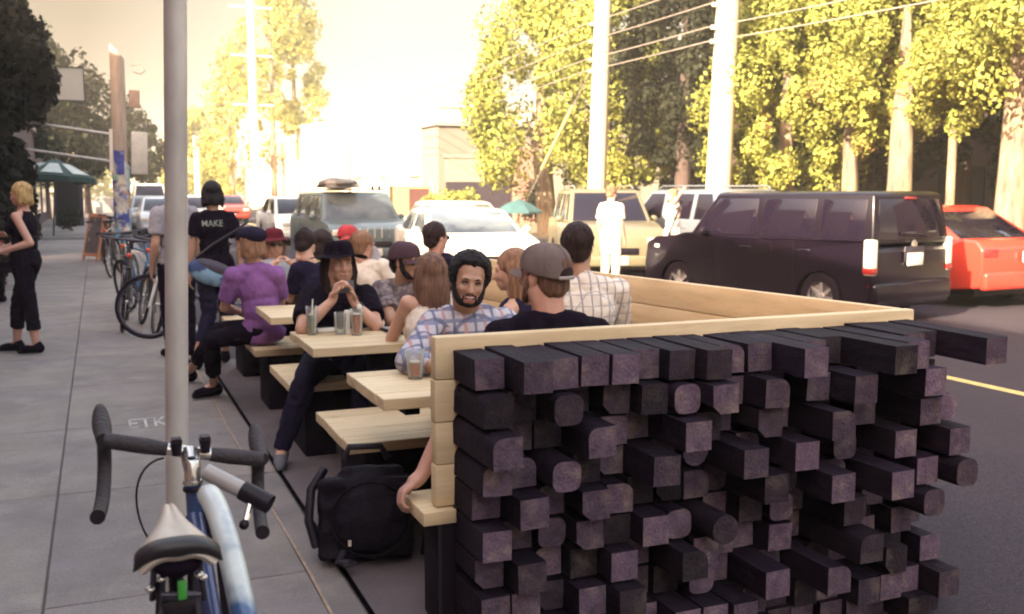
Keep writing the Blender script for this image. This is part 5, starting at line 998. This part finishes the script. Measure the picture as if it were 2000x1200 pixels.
b = MB(); b.bb((-2.1, 16.4, 0), (-1.45, 18.4, .42)); tag(b.build('planter', mat('planter_paint', (.09, .035, .045), .8), bevel=.01), 'dark red planter box at the left edge of the sidewalk', 'planter')
leaves_f = leaves('red_flowers', mat('red_petals', (.45, .03, .05), .7), [((-1.75, 17.3, .75), (.35, .8, .25))], 160, .06, None, seed=3); tag(leaves_f, 'red flowers growing in the planter box at the left edge', 'flowers')

# ================================================================ POLES AND WIRES
def utility(label, loc, r0, r1, h, m, lean=0, group='utility poles across the street'):
    t = thing('utility_pole', label, 'pole', loc, 0, group); b = MB(); b.tube([(0, 0, 0), (lean * h * .5, 0, h * .5), (lean * h, 0, h)], [r0, (r0 + r1) / 2, r1], 20); b.build('shaft', m, t, smooth=60)
    for k, z in enumerate(WZ):
        b = MB(); b.lathe([(.03, 0), (.055, .03), (.03, .06), (.05, .09), (.02, .11)], 10, Matrix.Translation((-r0 - .0 + lean * z, 0, z)) @ Matrix.Rotation(R(-90), 4, 'Y')); b.build('insulator', white, t, smooth=60)
    return t
WZ = (4.72, 5.02, 5.5, 5.95)
utility('nearer utility pole behind the silver suv', (12.6, 18.7, .02), .29, .20, 12, tarpole, .035)
utility('farther utility pole left of the cedar row gap', (12.6, 24.5, .02), .26, .20, 12, tarpole, .028)
for k, z in enumerate(WZ):
    b = MB(); ys = [-12, 18.7, 24.5, 62]
    for a, c in zip(ys[:-1], ys[1:]):
        n = 14; sag = .0009 * (c - a) ** 2 * .4; b.tube([(12.6 - .36, a + (c - a) * i / n, z - sag * 4 * (i / n) * (1 - i / n) + (.9 if a > 24 and i == -1 else 0)) for i in range(n + 1)], .014, 5)
    tag(b.build('overhead_wire', mat('wire', (.30, .25, .22), .6), smooth=60), ['lowest overhead wire between the utility poles', 'second lowest overhead wire between the utility poles', 'second highest overhead wire between the utility poles', 'highest overhead wire between the utility poles'][k], 'wire', 'overhead wires')
gw = thing('guy_wire', 'slanting guy wire with a yellow guard left of the farther utility pole', 'wire', (12.7, 31, 0))
b = MB(); b.tube([(0, 0, 0), (-.1, -6.4, 5.0)], .016, 6); b.build('cable', MATS['wire'], gw)
b = MB(); b.tube([(-.045, -2.8, 2.2), (-.078, -5.0, 3.92)], .05, 8); b.build('guard', mat('guard_yellow', (.60, .52, .22), .6), gw)
t = thing('utility_pole', 'bloom-thickened pale pole far down the street left of the white warehouse', 'pole', (12.3, 86, 0)); b = MB(); b.tube([(0, 0, 0), (0, 0, 22)], [.36, .28], 14); b.build('shaft', cream, t, smooth=60)  # shaft widened to include the bloom of overexposure
for z in (8.6, 12.6, 16.5): b = MB(); b.box((0, 0, z), (3.4, .14, .14)); b.build('crossarm', cream, t)
for x, y, h, lb in ((8.2, 112, 7.2, 'leftmost slim pale post far down the street'), (9.6, 110, 7.2, 'rightmost slim pale post far down the street'), (9.0, 100, 5.6, 'shorter middle one of the slim pale posts far down the street')):
    b = MB(); b.tube([(x, y, 0), (x, y, h)], .12, 10); tag(b.build('far_post', cream, smooth=60), lb, 'post', 'far pale posts')
dp = thing('dark_post', 'thin dark post in front of the white warehouse', 'post', (13.2, 56, 0)); b = MB(); b.tube([(0, 0, 0), (0, 0, 4.7)], .09, 10); b.build('shaft', grimy, dp, smooth=60)
b = MB(); b.box((.1, 0, 3.15), (.9, .06, .06)); b.build('arm', grimy, dp)
# poster pole on the left kerb
pp = thing('poster_pole', 'weathered wooden utility pole wrapped in torn posters on the sidewalk', 'pole', (.42, 21, 0)); pp.rotation_euler = (0, R(1.8), 0)
b = MB(); b.tube([(0, 0, 0), (-.05, 0, 2.4), (-.09, 0, 4.15)], [.15, .145, .135], 18, caps=False); n = len(b.v) - 18
for k in range(18): x, y, z = b.v[n + k]; b.v[n + k] = (x, y, z - (x + .09) * 1.1 + .05)
b.f.append(tuple(range(n, n + 18))); b.build('shaft', grimy, pp, smooth=60)
cols2 = [(.30, .40, .46), (.48, .42, .34), (.50, .22, .16), (.12, .30, .42), (.05, .06, .26), (.22, .42, .34), (.52, .50, .46), (.40, .28, .20)]
pms = [mat('poster_%d' % i, c, .85, .35, 9, c2=(.5, .47, .42), mixlo=.5, mixhi=.6) for i, c in enumerate(cols2)]
g = random.Random(5)
for i in range(34):
    a0 = g.uniform(150, 390); wd = g.uniform(50, 100); z0_ = g.uniform(.45, 1.85); hh = g.uniform(.22, .5); rr_ = .156 + g.uniform(0, .006); b = MB(); vs_ = []; fs_ = []
    for k in range(9):
        a = R(a0 + wd * k / 8)
        for z in (z0_, z0_ + hh): vs_.append((rr_ * math.cos(a) - .05 * z / 2.4, rr_ * math.sin(a), z + .01 * math.sin(k)))
    for k in range(8): fs_.append((2 * k, 2 * k + 2, 2 * k + 3, 2 * k + 1))
    b.add(vs_, fs_); b.build('poster', pms[4] if 20 < i < 24 else g.choice(pms), pp, smooth=60)
b = MB(); b.box((.30, 0, 2.28), (.30, .16, .82)); b.build('meter_box', mat('pale_box', (.50, .47, .43), .6), pp, bevel=.02)
b = MB(); b.box((.22, 0, 3.32), (.20, .10, .34)); b.build('small_box', mat('rust_box', (.36, .25, .20), .8), pp, bevel=.015)
b = MB(); b.tube([(-.20, -.02, 1.9), (-.20, -.02, 2.72)], .045, 12); b.build('conduit', white, pp, smooth=60)
for z in (2.62, 2.1): b = MB(); b.tube([(-.2, 0, z), (-1.7, .4, z + .18)], .025, 8); b.build('bracket_arm', steel, pp, smooth=60)
b = MB(); b.tube([(.16, 0, 3.95), (.36, 0, 4.0), (.42, 0, 3.88), (.34, 0, 3.8), (.2, 0, 3.84)], .012, 6); b.build('hook', grimy, pp)

# ================================================================ BUILDINGS
def facade(label, name, x0, y0, x1, y1, h, m, cat='building', group=None):
    t = thing(name, label, cat, (x0, y0, -.12), 0, group); b = MB(); b.bb((0, 0, 0), (x1 - x0, y1 - y0, h)); b.build('wall', m, t); b = MB(); b.bb((-.12, -.12, h), (x1 - x0 + .12, y1 - y0 + .12, h + .18)); b.build('roof', mat('parapet', (.30, .27, .25), .8), t); return t
dkg = mat('dark_glass', (.03, .025, .04), .1, 0, coat=.3)
grey = mat('grey_stucco', (.22, .185, .155), .85, .06, 1.5); brick = mat('brick', (.33, .16, .12), .9, .25, 14, c2=(.40, .24, .18))
gb = facade('long grey garage building with brick piers behind the cedars', 'garage_building', 14.2, 43, 40, 45.5, 4.55, grey)
for k in range(5):
    x = .35 + k * 4.55; b = MB(); b.bb((x, -.06, 2.05), (x + 3.15, -.004, 3.1)); b.build('door_panel', mat('roller_door', (.30, .265, .21), .7, .05), gb)
    for z in (2.4, 2.75): b = MB(); b.bb((x, -.066, z), (x + 3.15, -.061, z + .02)); b.build('door_seam', grimy, gb)
    b = MB()
    if k == 0: b.bb((x, -.05, .1), (x + 3.15, -.004, 2.04)); b.build('opening', mat('shade_dark_interior', (.03, .02, .035), .9), gb)  # first bay: dark slab standing in for the shade inside
    else: b.bb((x, -.06, .1), (x + 3.15, -.004, 2.04)); b.build('door_panel', MATS['roller_door'], gb)
    b = MB(); b.bb((x + 3.3, -.30, 0), (x + 4.25, -.002, 3.6)); b.build('brick_pier', brick, gb)
    b = MB(); b.bb((x - .1, -.10, 3.12), (x + 3.3, -.002, 3.26)); b.build('lintel', grimy, gb)
# white warehouse along the right side of the street
wh = thing('warehouse', 'long bright white warehouse across the street with two small windows', 'building', (13.3, 108, -.12), math.atan2(20.5 - 13.3, 108 - 61.9) )
b = MB(); b.bb((0, -46.6, 0), (14, 0, 7.0)); b.build('wall', cream, wh); b = MB(); b.bb((-.15, -46.7, 7.0), (14.1, .1, 7.2)); b.build('roof', cream, wh)
for (ya, yb2) in ((-22, -17.5), (-16.5, -12.5)):
    b = MB(); b.bb((-.06, ya, 4.3), (-.003, yb2, 6.0)); f_ = b.build('window', mat('warehouse_window', (.48, .34, .20), .4), wh)
    b = MB(); b.bb((-.10, ya - .1, 4.15), (-.002, yb2 + .1, 4.29)); s__ = b.build('sill', cream, wh)
for k in range(4): b = MB(); b.bb((-.3, -44 + k * 5, 2.6), (-.003, -42.4 + k * 5, 2.75)); b.build('wall_lamp', grimy, wh)
b = MB(); b.bb((-.05, -30, 0), (-.003, -26.5, 2.6)); b.build('door', mat('tan_door', (.40, .32, .24), .7), wh)
gt = thing('brown_gate', 'tan fence with a dark brown door panel left of the grey garage', 'fence', (12.9, 43.6, 0)); b = MB(); b.bb((-.9, 0, 0), (1.2, .08, 1.75)); b.build('fence_wall', mat('tan_wall', (.50, .33, .17), .8), gt)
b = MB(); b.bb((.1, -.05, .25), (1.0, -.004, 1.62)); b.build('door', mat('brown_door', (.12, .045, .04), .7), gt); b = MB(); b.bb((-.95, -.1, 0), (-.82, .1, 2.2)); b.build('post', tarpole, gt); b = MB(); b.bb((1.15, -.1, 0), (1.27, .1, 2.0)); b.build('post', tarpole, gt)
# building behind the evergreens, shade between trees put into its wall colour
db = facade('shade-dark low building behind the shaded evergreens', 'back_building', 22, 2, 34, 36, 6.5, mat('shade_dark_siding', (.06, .035, .045), .9))
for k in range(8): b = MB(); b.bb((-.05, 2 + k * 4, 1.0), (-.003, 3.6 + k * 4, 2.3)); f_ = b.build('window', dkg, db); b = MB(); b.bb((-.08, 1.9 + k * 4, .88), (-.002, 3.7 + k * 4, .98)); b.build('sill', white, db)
# left side: building behind the camera (casts the shade), shop row, red house
ba = facade('two storey brick shop building beside the camera', 'shop_building', -14, -30, -2.62, 6.3, 6.5, brick)
for k in range(8):
    for z in (1.0, 4.0): b = MB(); b.bb((11.38 + .003, 2 + k * 4.2, z), (11.43, 4.4 + k * 4.2, z + 1.5)); b.build('window', dkg, ba)
bb2 = facade('taller end of the shop row beside the ivy', 'shop_building', -12, 13.2, -2.7, 20.9, 5.7, brick)  # out of view, height added to throw shade on the poster pole
bb_ = facade('low shop building with an awning along the sidewalk', 'shop_building', -12, 6.6, -2.62, 13.0, 3.9, mat('shop_wall', (.16, .08, .085), .85))
for k in range(2): b = MB(); b.bb((9.383, .6 + k * 3.1, .7), (9.43, 2.9 + k * 3.1, 2.4)); b.build('window', dkg, bb_)
b = MB(); b.add([(9.4, .5, 2.9), (10.2, .5, 2.55), (10.2, 6, 2.55), (9.4, 6, 2.9)], [(0, 1, 2, 3)]); o = b.build('awning', cMaroon, bb_); bake(o, [('SOLIDIFY', dict(thickness=.02))])
rd = facade('tall red sided house with cream corner trim at the upper left', 'red_house', -9, 25.8, -2.35, 31.2, 8.5, mat('red_siding', (.20, .03, .035), .8, .1, 3))
b = MB(); b.bb((6.652, 4.7, 0), (6.72, 5.42, 8.5)); b.build('corner_trim', cream, rd); b = MB(); b.bb((6.655, 1.2, 4.2), (6.70, 2.3, 5.8)); b.build('window', dkg, rd)
for k in range(28): b = MB(); b.bb((6.651, 0, .3 + k * .29), (6.664, 4.69, .312 + k * .29)); b.build('siding_board', MATS['red_siding'], rd)
sr_ = facade('shade-dark shop row with recessed doorways down the left side', 'shop_row', -11, 32, -2.5, 58, 4.2, mat('shade_dark_shop', (.05, .03, .045), .9))  # dark wall colour holds the shade of the left side
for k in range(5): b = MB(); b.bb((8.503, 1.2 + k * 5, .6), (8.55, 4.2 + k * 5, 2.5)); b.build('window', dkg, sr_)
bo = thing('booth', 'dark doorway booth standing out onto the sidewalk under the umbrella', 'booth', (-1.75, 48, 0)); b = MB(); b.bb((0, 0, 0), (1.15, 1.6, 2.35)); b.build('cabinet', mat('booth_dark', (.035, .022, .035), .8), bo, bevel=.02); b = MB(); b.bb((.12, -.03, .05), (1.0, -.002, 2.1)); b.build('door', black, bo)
b = MB(); b.bb((-.12, 62, 0), (.25, 62.4, 1.15)); tag(b.build('white_bin', white, bevel=.04), 'small white bin far down the sidewalk', 'bin')
fs = thing('framed_sign', 'blank white sign panel in a thin dark frame hung over the sidewalk', 'sign', (-.62, 25.2, 3.95)); b = MB(); b.bb((-.50, -.02, -.36), (.44, .02, .36)); b.build('panel', mat('sign_panel', (.62, .58, .52), .6, .04), fs)
for a, c in (((-.62, -.03, .36), (.46, .03, .385)), ((-.62, -.03, -.385), (.46, .03, -.36)), ((.44, -.03, -.36), (.465, .03, .36))): b = MB(); b.bb(a, c); b.build('frame', darkmetal, fs)
b = MB(); b.tube([(-.6, 0, .38), (-1.9, 0, .45)], .02, 8); b.build('bracket', darkmetal, fs)
um = thing('cafe_umbrella', 'green cafe umbrella with white panels over the left sidewalk', 'umbrella', (-1.45, 37.6, 0)); um.rotation_euler = (0, R(4), R(20)); um.scale = (1.22, 1.22, 1)
b = MB(); b.tube([(0, 0, 0), (0, 0, 2.75)], .025, 8); b.build('pole', darkmetal, um)
gg = mat('green_canvas', (.012, .040, .038), .8); wg = mat('white_canvas', (.40, .44, .42), .8)
for k in range(8):
    a0, a1 = R(45 * k), R(45 * k + 45); P = lambda a, r_, z: (r_ * math.cos(a), r_ * math.sin(a), z); am = (a0 + a1) / 2
    b = MB(); b.add([(0, 0, 2.62), P(a0, .6, 2.34), P(am, .56, 2.35), P(a1, .6, 2.34), P(a0, 1.15, 2.02), P(am, 1.08, 2.03), P(a1, 1.15, 2.02), P(a0, 1.16, 1.84), P(am, 1.09, 1.86), P(a1, 1.16, 1.84)], [(0, 1, 2), (0, 2, 3), (1, 4, 5, 2), (2, 5, 6, 3), (4, 7, 8, 5), (5, 8, 9, 6)]); o = b.build('canopy_panel', gg, um); bake(o, [('SOLIDIFY', dict(thickness=.01))])
    if k in (4, 5, 6): 
        am0, am1 = a0 + .12, a1 - .12; b = MB(); b.add([P(am0, .42, 2.455), P(am1, .42, 2.455), P(am1, 1.04, 2.115), P(am0, 1.04, 2.115)], [(0, 1, 2, 3)]); q = b.build('white_panel', wg, o); bake(q, [('SOLIDIFY', dict(thickness=.012, offset=1))])
    b = MB(); b.tube([(0, 0, 2.58), P(a0, 1.15, 2.0)], .008, 5); b.build('rib', darkmetal, um)
um2 = thing('patio_umbrella', 'small teal patio umbrella beyond the white sedans', 'umbrella', (11.8, 28, 0)); b = MB(); b.lathe([(.0, 1.30), (.45, 1.12), (.75, .92), (.76, .86)], 8, caps=False); o = b.build('canopy', mat('teal_canvas', (.04, .10, .11), .8), um2); bake(o, [('SOLIDIFY', dict(thickness=.01))]); b = MB(); b.tube([(0, 0, 0), (0, 0, 1.3)], .02, 8); b.build('pole', grimy, um2)
# sandwich board and bikes down the sidewalk
ab = thing('sandwich_board', 'wooden framed sandwich board on the sidewalk by the poster pole', 'sign', (-.02, 24.0, 0), R(-62))
for s_ in (-1, 1):
    Mx = Matrix.Rotation(R(12 * s_), 4, 'X')
    for a, c in (((-.34, .18 * 1, 0), (-.28, .22, 1.05)), ((.28, .18, 0), (.34, .22, 1.05)), ((-.28, .18, .98), (.28, .22, 1.05)), ((-.28, .18, .10), (.28, .22, .17))): b = MB(); b.bb((a[0], a[1] * 1 - .2, a[2]), (c[0], c[1] - .2, c[2])); b.build('frame', mat('orange_wood', (.42, .20, .11), .7), ab, M=Matrix.Translation((0, -s_ * .22, 0)) @ Matrix.Rotation(R(-12 * s_), 4, 'X'))
    b = MB(); b.bb((-.28, -.012, .17), (.28, .012, .98)); b.build('board', mat('chalk_board', (.08, .08, .09), .8, .4, 9, c2=(.35, .33, .3), mixlo=.58, mixhi=.66), ab, M=Matrix.Translation((0, -s_ * .22, 0)) @ Matrix.Rotation(R(-12 * s_), 4, 'X'))
def city_bike(label, loc, rz, fm, lean=6, fork=None, basket=False):
    t = thing('bicycle', label, 'bicycle', loc, rz, 'bicycles parked along the kerb'); t.rotation_euler = (0, R(lean), rz)
    for y in (-.52, .52): wheel('wheel', t, (0, y, .34), (1, 0, 0), .34, .019, darkmetal, 18)
    A_, B_, C_, D_, E_ = V(0, -.52, .34), V(0, -.10, .30), V(0, -.20, .86), V(0, .34, .86), V(0, .52, .34)
    for a, c, r_, nm in ((B_, C_, .016, 'seat_tube'), (C_, D_ + V(0, 0, -.04), .016, 'top_tube'), (B_, D_ + V(0, .03, -.14), .019, 'down_tube'), (D_ + V(0, 0, .05), D_ + V(0, .05, -.16), .019, 'head_tube'), (A_, B_, .010, 'chain_stay'), (A_, C_, .009, 'seat_stay')):
        b = MB(); b.tube([a, c], r_, 10); b.build(nm, fm, t, smooth=60)
    b = MB(); [b.tube([D_ + V(x * .8, .05, -.16), D_ + V(x, .09, -.22), E_ + V(x, 0, 0)], .015 if fork else .012, 8) for x in (-.05, .05)]; b.tube([D_ + V(-.05, .05, -.16), D_ + V(.05, .05, -.16)], .016, 8); b.build('fork', fork or fm, t, smooth=60)
    b = MB(); b.tube([D_ + V(-.30, -.06, .16), D_ + V(-.12, .02, .15), D_ + V(.12, .02, .15), D_ + V(.30, -.06, .16)], .012, 8); b.tube([D_ + V(0, 0, .03), D_ + V(0, .02, .15)], .014, 8); b.build('handlebar', darkmetal, t, smooth=60)
    for x in (-1, 1): b = MB(); b.tube([D_ + V(.20 * x, -.04, .16), D_ + V(.31 * x, -.07, .16)], .017, 8); b.build('grip', rubber, t)
    b = MB(); b.ell(C_ + V(0, -.02, .12), (.07, .13, .03), 12); b.tube([C_, C_ + V(0, 0, .10)], .013, 8); b.build('saddle', black, t, smooth=180)
    b = MB(); b.lathe([(.09, -.003), (.09, .003)], 20, Matrix.Translation(B_ + V(.05, 0, 0)) @ Matrix.Rotation(R(90), 4, 'Y')); b.tube([B_ + V(.06, 0, 0), B_ + V(.07, .12, -.12)], .009, 6); b.tube([B_ + V(-.05, 0, 0), B_ + V(-.06, -.12, .12)], .009, 6); b.tube([B_ + V(-.06, 0, 0), B_ + V(.06, 0, 0)], .02, 8); b.build('crank', darkmetal, t)
    b = MB(); b.ell(D_ + V(0, .08, -.02), (.03, .02, .03), 8); b.build('reflector', mat('refl_red', (.5, .06, .04), .3), t, smooth=180)
    return t
fblk = paint('bike_black', (.02, .018, .03)); fblu = paint('bike_blue', (.04, .12, .25))
city_bike('bicycle with a white suspension fork standing across the sidewalk behind the steel pole', (.97, 11.0, 0), R(88), fblk, 5, mat('fork_white', (.60, .58, .56), .4))
city_bike('dark bicycle seen end on beside the one with the white fork', (.22, 12.2, 0), R(176), fblk, -7)
city_bike('blue bicycle leaning behind the two nearest parked bicycles', (.50, 13.2, 0), R(200), fblu, 8)
city_bike('black bicycle squeezed between the white fork bicycle and the kerb', (.45, 11.75, 0), R(185), fblk, -10)
city_bike('dark bicycle standing behind the bike rack hoop', (.40, 14.2, 0), R(172), fblk, 5)
city_bike('dark bicycle leaning against the poster pole', (.25, 19.6, 0), R(170), fblk, 6)
city_bike('bicycle parked next to the sandwich board', (.16, 22.4, 0), R(190), fblk, -6)
rkk = thing('bike_rack', 'steel hoop bike rack at the kerb among the parked bicycles', 'rack', (.60, 12.0, 0)); b = MB(); b.tube(bez([(0, -.35, 0), (0, -.35, 1.25), (0, .35, 1.25), (0, .35, 0)], 18), .024, 10); b.build('hoop', steel, rkk, smooth=60)

# ================================================================ THINGS ON THE TABLES
gl = glass('clear_glass', (.93, .95, .95)); beer = mat('beer', (.62, .15, .03), .1, .05, coat=.3); foam = mat('foam', (.60, .52, .44), .8)
def pint(label, loc, h=.135, r_=.040, fill=.6, liquid=beer, fo=True, name='beer_glass', cat='glass'):
    t = thing(name, label, cat, loc, 0, 'glasses on the tables'); b = MB(); b.lathe([(r_ * .72, 0), (r_ * .78, h * .3), (r_, h), (r_ - .0025, h), (r_ * .78 - .0025, h * .3), (r_ * .70 - .001, .012), (.0005, .012)], 24, caps=True); b.build('glass_wall', gl, t, smooth=50)
    if fill: rf = r_ * .72 + (r_ - r_ * .72) * fill - .004; b = MB(); b.lathe([(r_ * .66, .013), (rf, h * fill)], 24); b.build('beer', liquid, t, smooth=40)
    if fo and fill: b = MB(); b.lathe([(rf, h * fill + .0005), (rf + .0005, h * fill + .007)], 24); b.build('foam', foam, t, smooth=40)
    return t
pint('half empty glass of amber beer on the nearest table', (1.22, 4.03, .75), .125, .043, .55)
pint('tall full glass of red beer in front of the person in the black hat', (1.30, 5.40, .75), .145, .038, .78)
lw = pint('glass of pale drink with herbs at the left end of the second table', (1.07, 5.50, .75), .16, .034, .7, mat('pale_drink', (.42, .44, .30), .3, .4, 30), False)
b = MB(); b.tube([(0, 0, .08), (.01, .01, .20)], .004, 6); b.build('straw', white, lw)
tn = thing('tumbler', 'empty clear tumbler beside the red beer', 'glass', (1.22, 5.46, .75)); b = MB(); b.lathe([(.03, 0), (.033, .125), (.031, .125), (.028, .008), (.001, .008)], 20); b.build('glass_wall', gl, tn, smooth=50)
ca = thing('candle_holder', 'small white candle cylinder between the glasses', 'candle', (1.262, 5.47, .75)); b = MB(); b.lathe([(.016, 0), (.016, .13), (.012, .133)], 16); b.build('wax', white, ca, smooth=50)
bt = thing('sauce_bottle', 'dark bottle with a yellow label behind the red beer', 'bottle', (1.345, 5.58, .75)); b = MB(); b.lathe([(.032, 0), (.034, .01), (.034, .12), (.028, .15), (.013, .17), (.013, .20)], 20); b.build('bottle_body', mat('bottle_dark', (.03, .015, .03), .15, coat=.5), bt, smooth=50); b = MB(); b.lathe([(.0348, .085), (.0348, .118)], 20, caps=False); b.build('bottle_label', mat('label_yellow', (.60, .50, .12), .6), bt, smooth=60)
tb = thing('menu_clip', 'dark tablet or menu lying on the second table', 'menu', (1.56, 5.42, .752), R(6)); b = MB(); b.box((0, 0, .008), (.17, .23, .014)); b.build('cover', black, tb, bevel=.003); b = MB(); b.box((0, .01, .0165), (.15, .20, .002)); b.build('page', mat('page', (.30, .33, .38), .3), tb)
nk = thing('napkin', 'folded paper napkin at the far side of the second table', 'napkin', (1.17, 5.58, .75)); b = MB(); b.box((0, 0, .012), (.12, .07, .02)); b.build('fold', white, nk, bevel=.004)
wt_ = thing('wristwatch', 'round white faced watch on the wrist of the person in the black hat', 'watch', tuple(hat_j['WL'].lerp(hat_j['EL'], .16))); dd = (hat_j['EL'] - hat_j['WL']).normalized(); Mw = Vector((0, 0, 1)).rotation_difference(dd).to_matrix().to_4x4()
b = MB(); b.lathe([(.034, -.012), (.036, 0), (.034, .012)], 20, Mw, caps=False); o = b.build('strap', black, wt_, smooth=60); b = MB(); b.ell((-.0, -.036, .004), (.017, .008, .017), 14); b.build('dial', white, wt_, smooth=180)
lf = bush('green leafy weed behind the end rail beside the street-side wall', (2.5, 3.55, .45), .10, .55, leafY, 5, 60, .05, 4, 'weed')
# backpack
bpk = thing('backpack', 'large black backpack standing on the ground by the nearest bench', 'backpack', (.98, 3.97, 0), R(-14)); bpk.rotation_euler = (R(-14), 0, R(-14)); bpk.scale = (.96, .96, .9)
nyl = mat('black_nylon', (.006, .0035, .009), .7, spec=.15, var=.2, sc_=14, bump=.5, bsc=60); nyl2 = mat('nylon_sheen', (.014, .010, .020), .5, spec=.3, var=.2, sc_=14, bump=.4, bsc=60)
b = MB(); b.ell((0, .02, .22), (.205, .13, .22), 20); b.box((0, .03, .20), (.40, .22, .36)); b.box((.03, .05, .38), (.26, .16, .10)); organic(b, 'main_compartment', nyl, None, .012, 8, .010, (8, 8, 8), ridge=True).parent = bpk
b = MB(); b.ell((.02, -.08, .20), (.165, .07, .165), 20); o = organic(b, 'front_pocket', nyl, None, .010, 6, .006, (10, 10, 10), ridge=True); o.parent = bpk
b = MB(); b.tube([(.02 + .168 * math.cos(R(a)), -.105, .20 + .168 * math.sin(R(a))) for a in range(0, 361, 12)], .005, 8); b.build('piping', nyl, bpk, smooth=60)
b = MB(); b.tube([(-.215, -.04, .08), (-.245, -.06, .20), (-.235, -.04, .34), (-.18, .0, .43)], .020, 10, flat=1.5); b.build('side_strap', nyl2, bpk, smooth=60)
b = MB(); b.tube([(-.09, .02, .47), (-.07, .0, .53), (.07, .0, .53), (.10, .02, .47)], .016, 10); b.build('carry_handle', nyl2, bpk, smooth=60)
b = MB(); b.tube([(-.10, -.09, .06), (-.12, -.13, .015), (-.09, -.17, .012), (-.05, -.15, .012)], .012, 8, flat=1.6); b.ell((-.09, -.16, .018), (.04, .02, .016), 10); b.build('loose_strap', nyl2, bpk, smooth=60)
b = MB(); b.tube([(.21, -.02, .30), (.27, -.04, .16), (.25, -.02, .02)], .018, 8, flat=1.6); b.build('shoulder_strap', nyl, bpk, smooth=60)
b = MB(); b.box((-.07, -.15, .10), (.014, .006, .028)); b.build('zip_pull', chrome, bpk)

# ================================================================ HAZE VOLUME, ADDED FOR THE GLARE DOWN THE STREET
hm = bpy.data.materials.new('haze_air'); hm.use_nodes = True; t_ = hm.node_tree; t_.nodes.clear(); o_ = t_.nodes.new('ShaderNodeOutputMaterial'); v_ = t_.nodes.new('ShaderNodeVolumePrincipled')
v_.inputs['Color'].default_value = (1, .93, .80, 1); v_.inputs['Density'].default_value = .0014; v_.inputs['Anisotropy'].default_value = .0; t_.links.new(v_.outputs[0], o_.inputs['Volume'])
b = MB(); b.bb((-950, -350, -1.2), (1150, 1550, 26)); tag(b.build('haze', hm), kind='stuff')
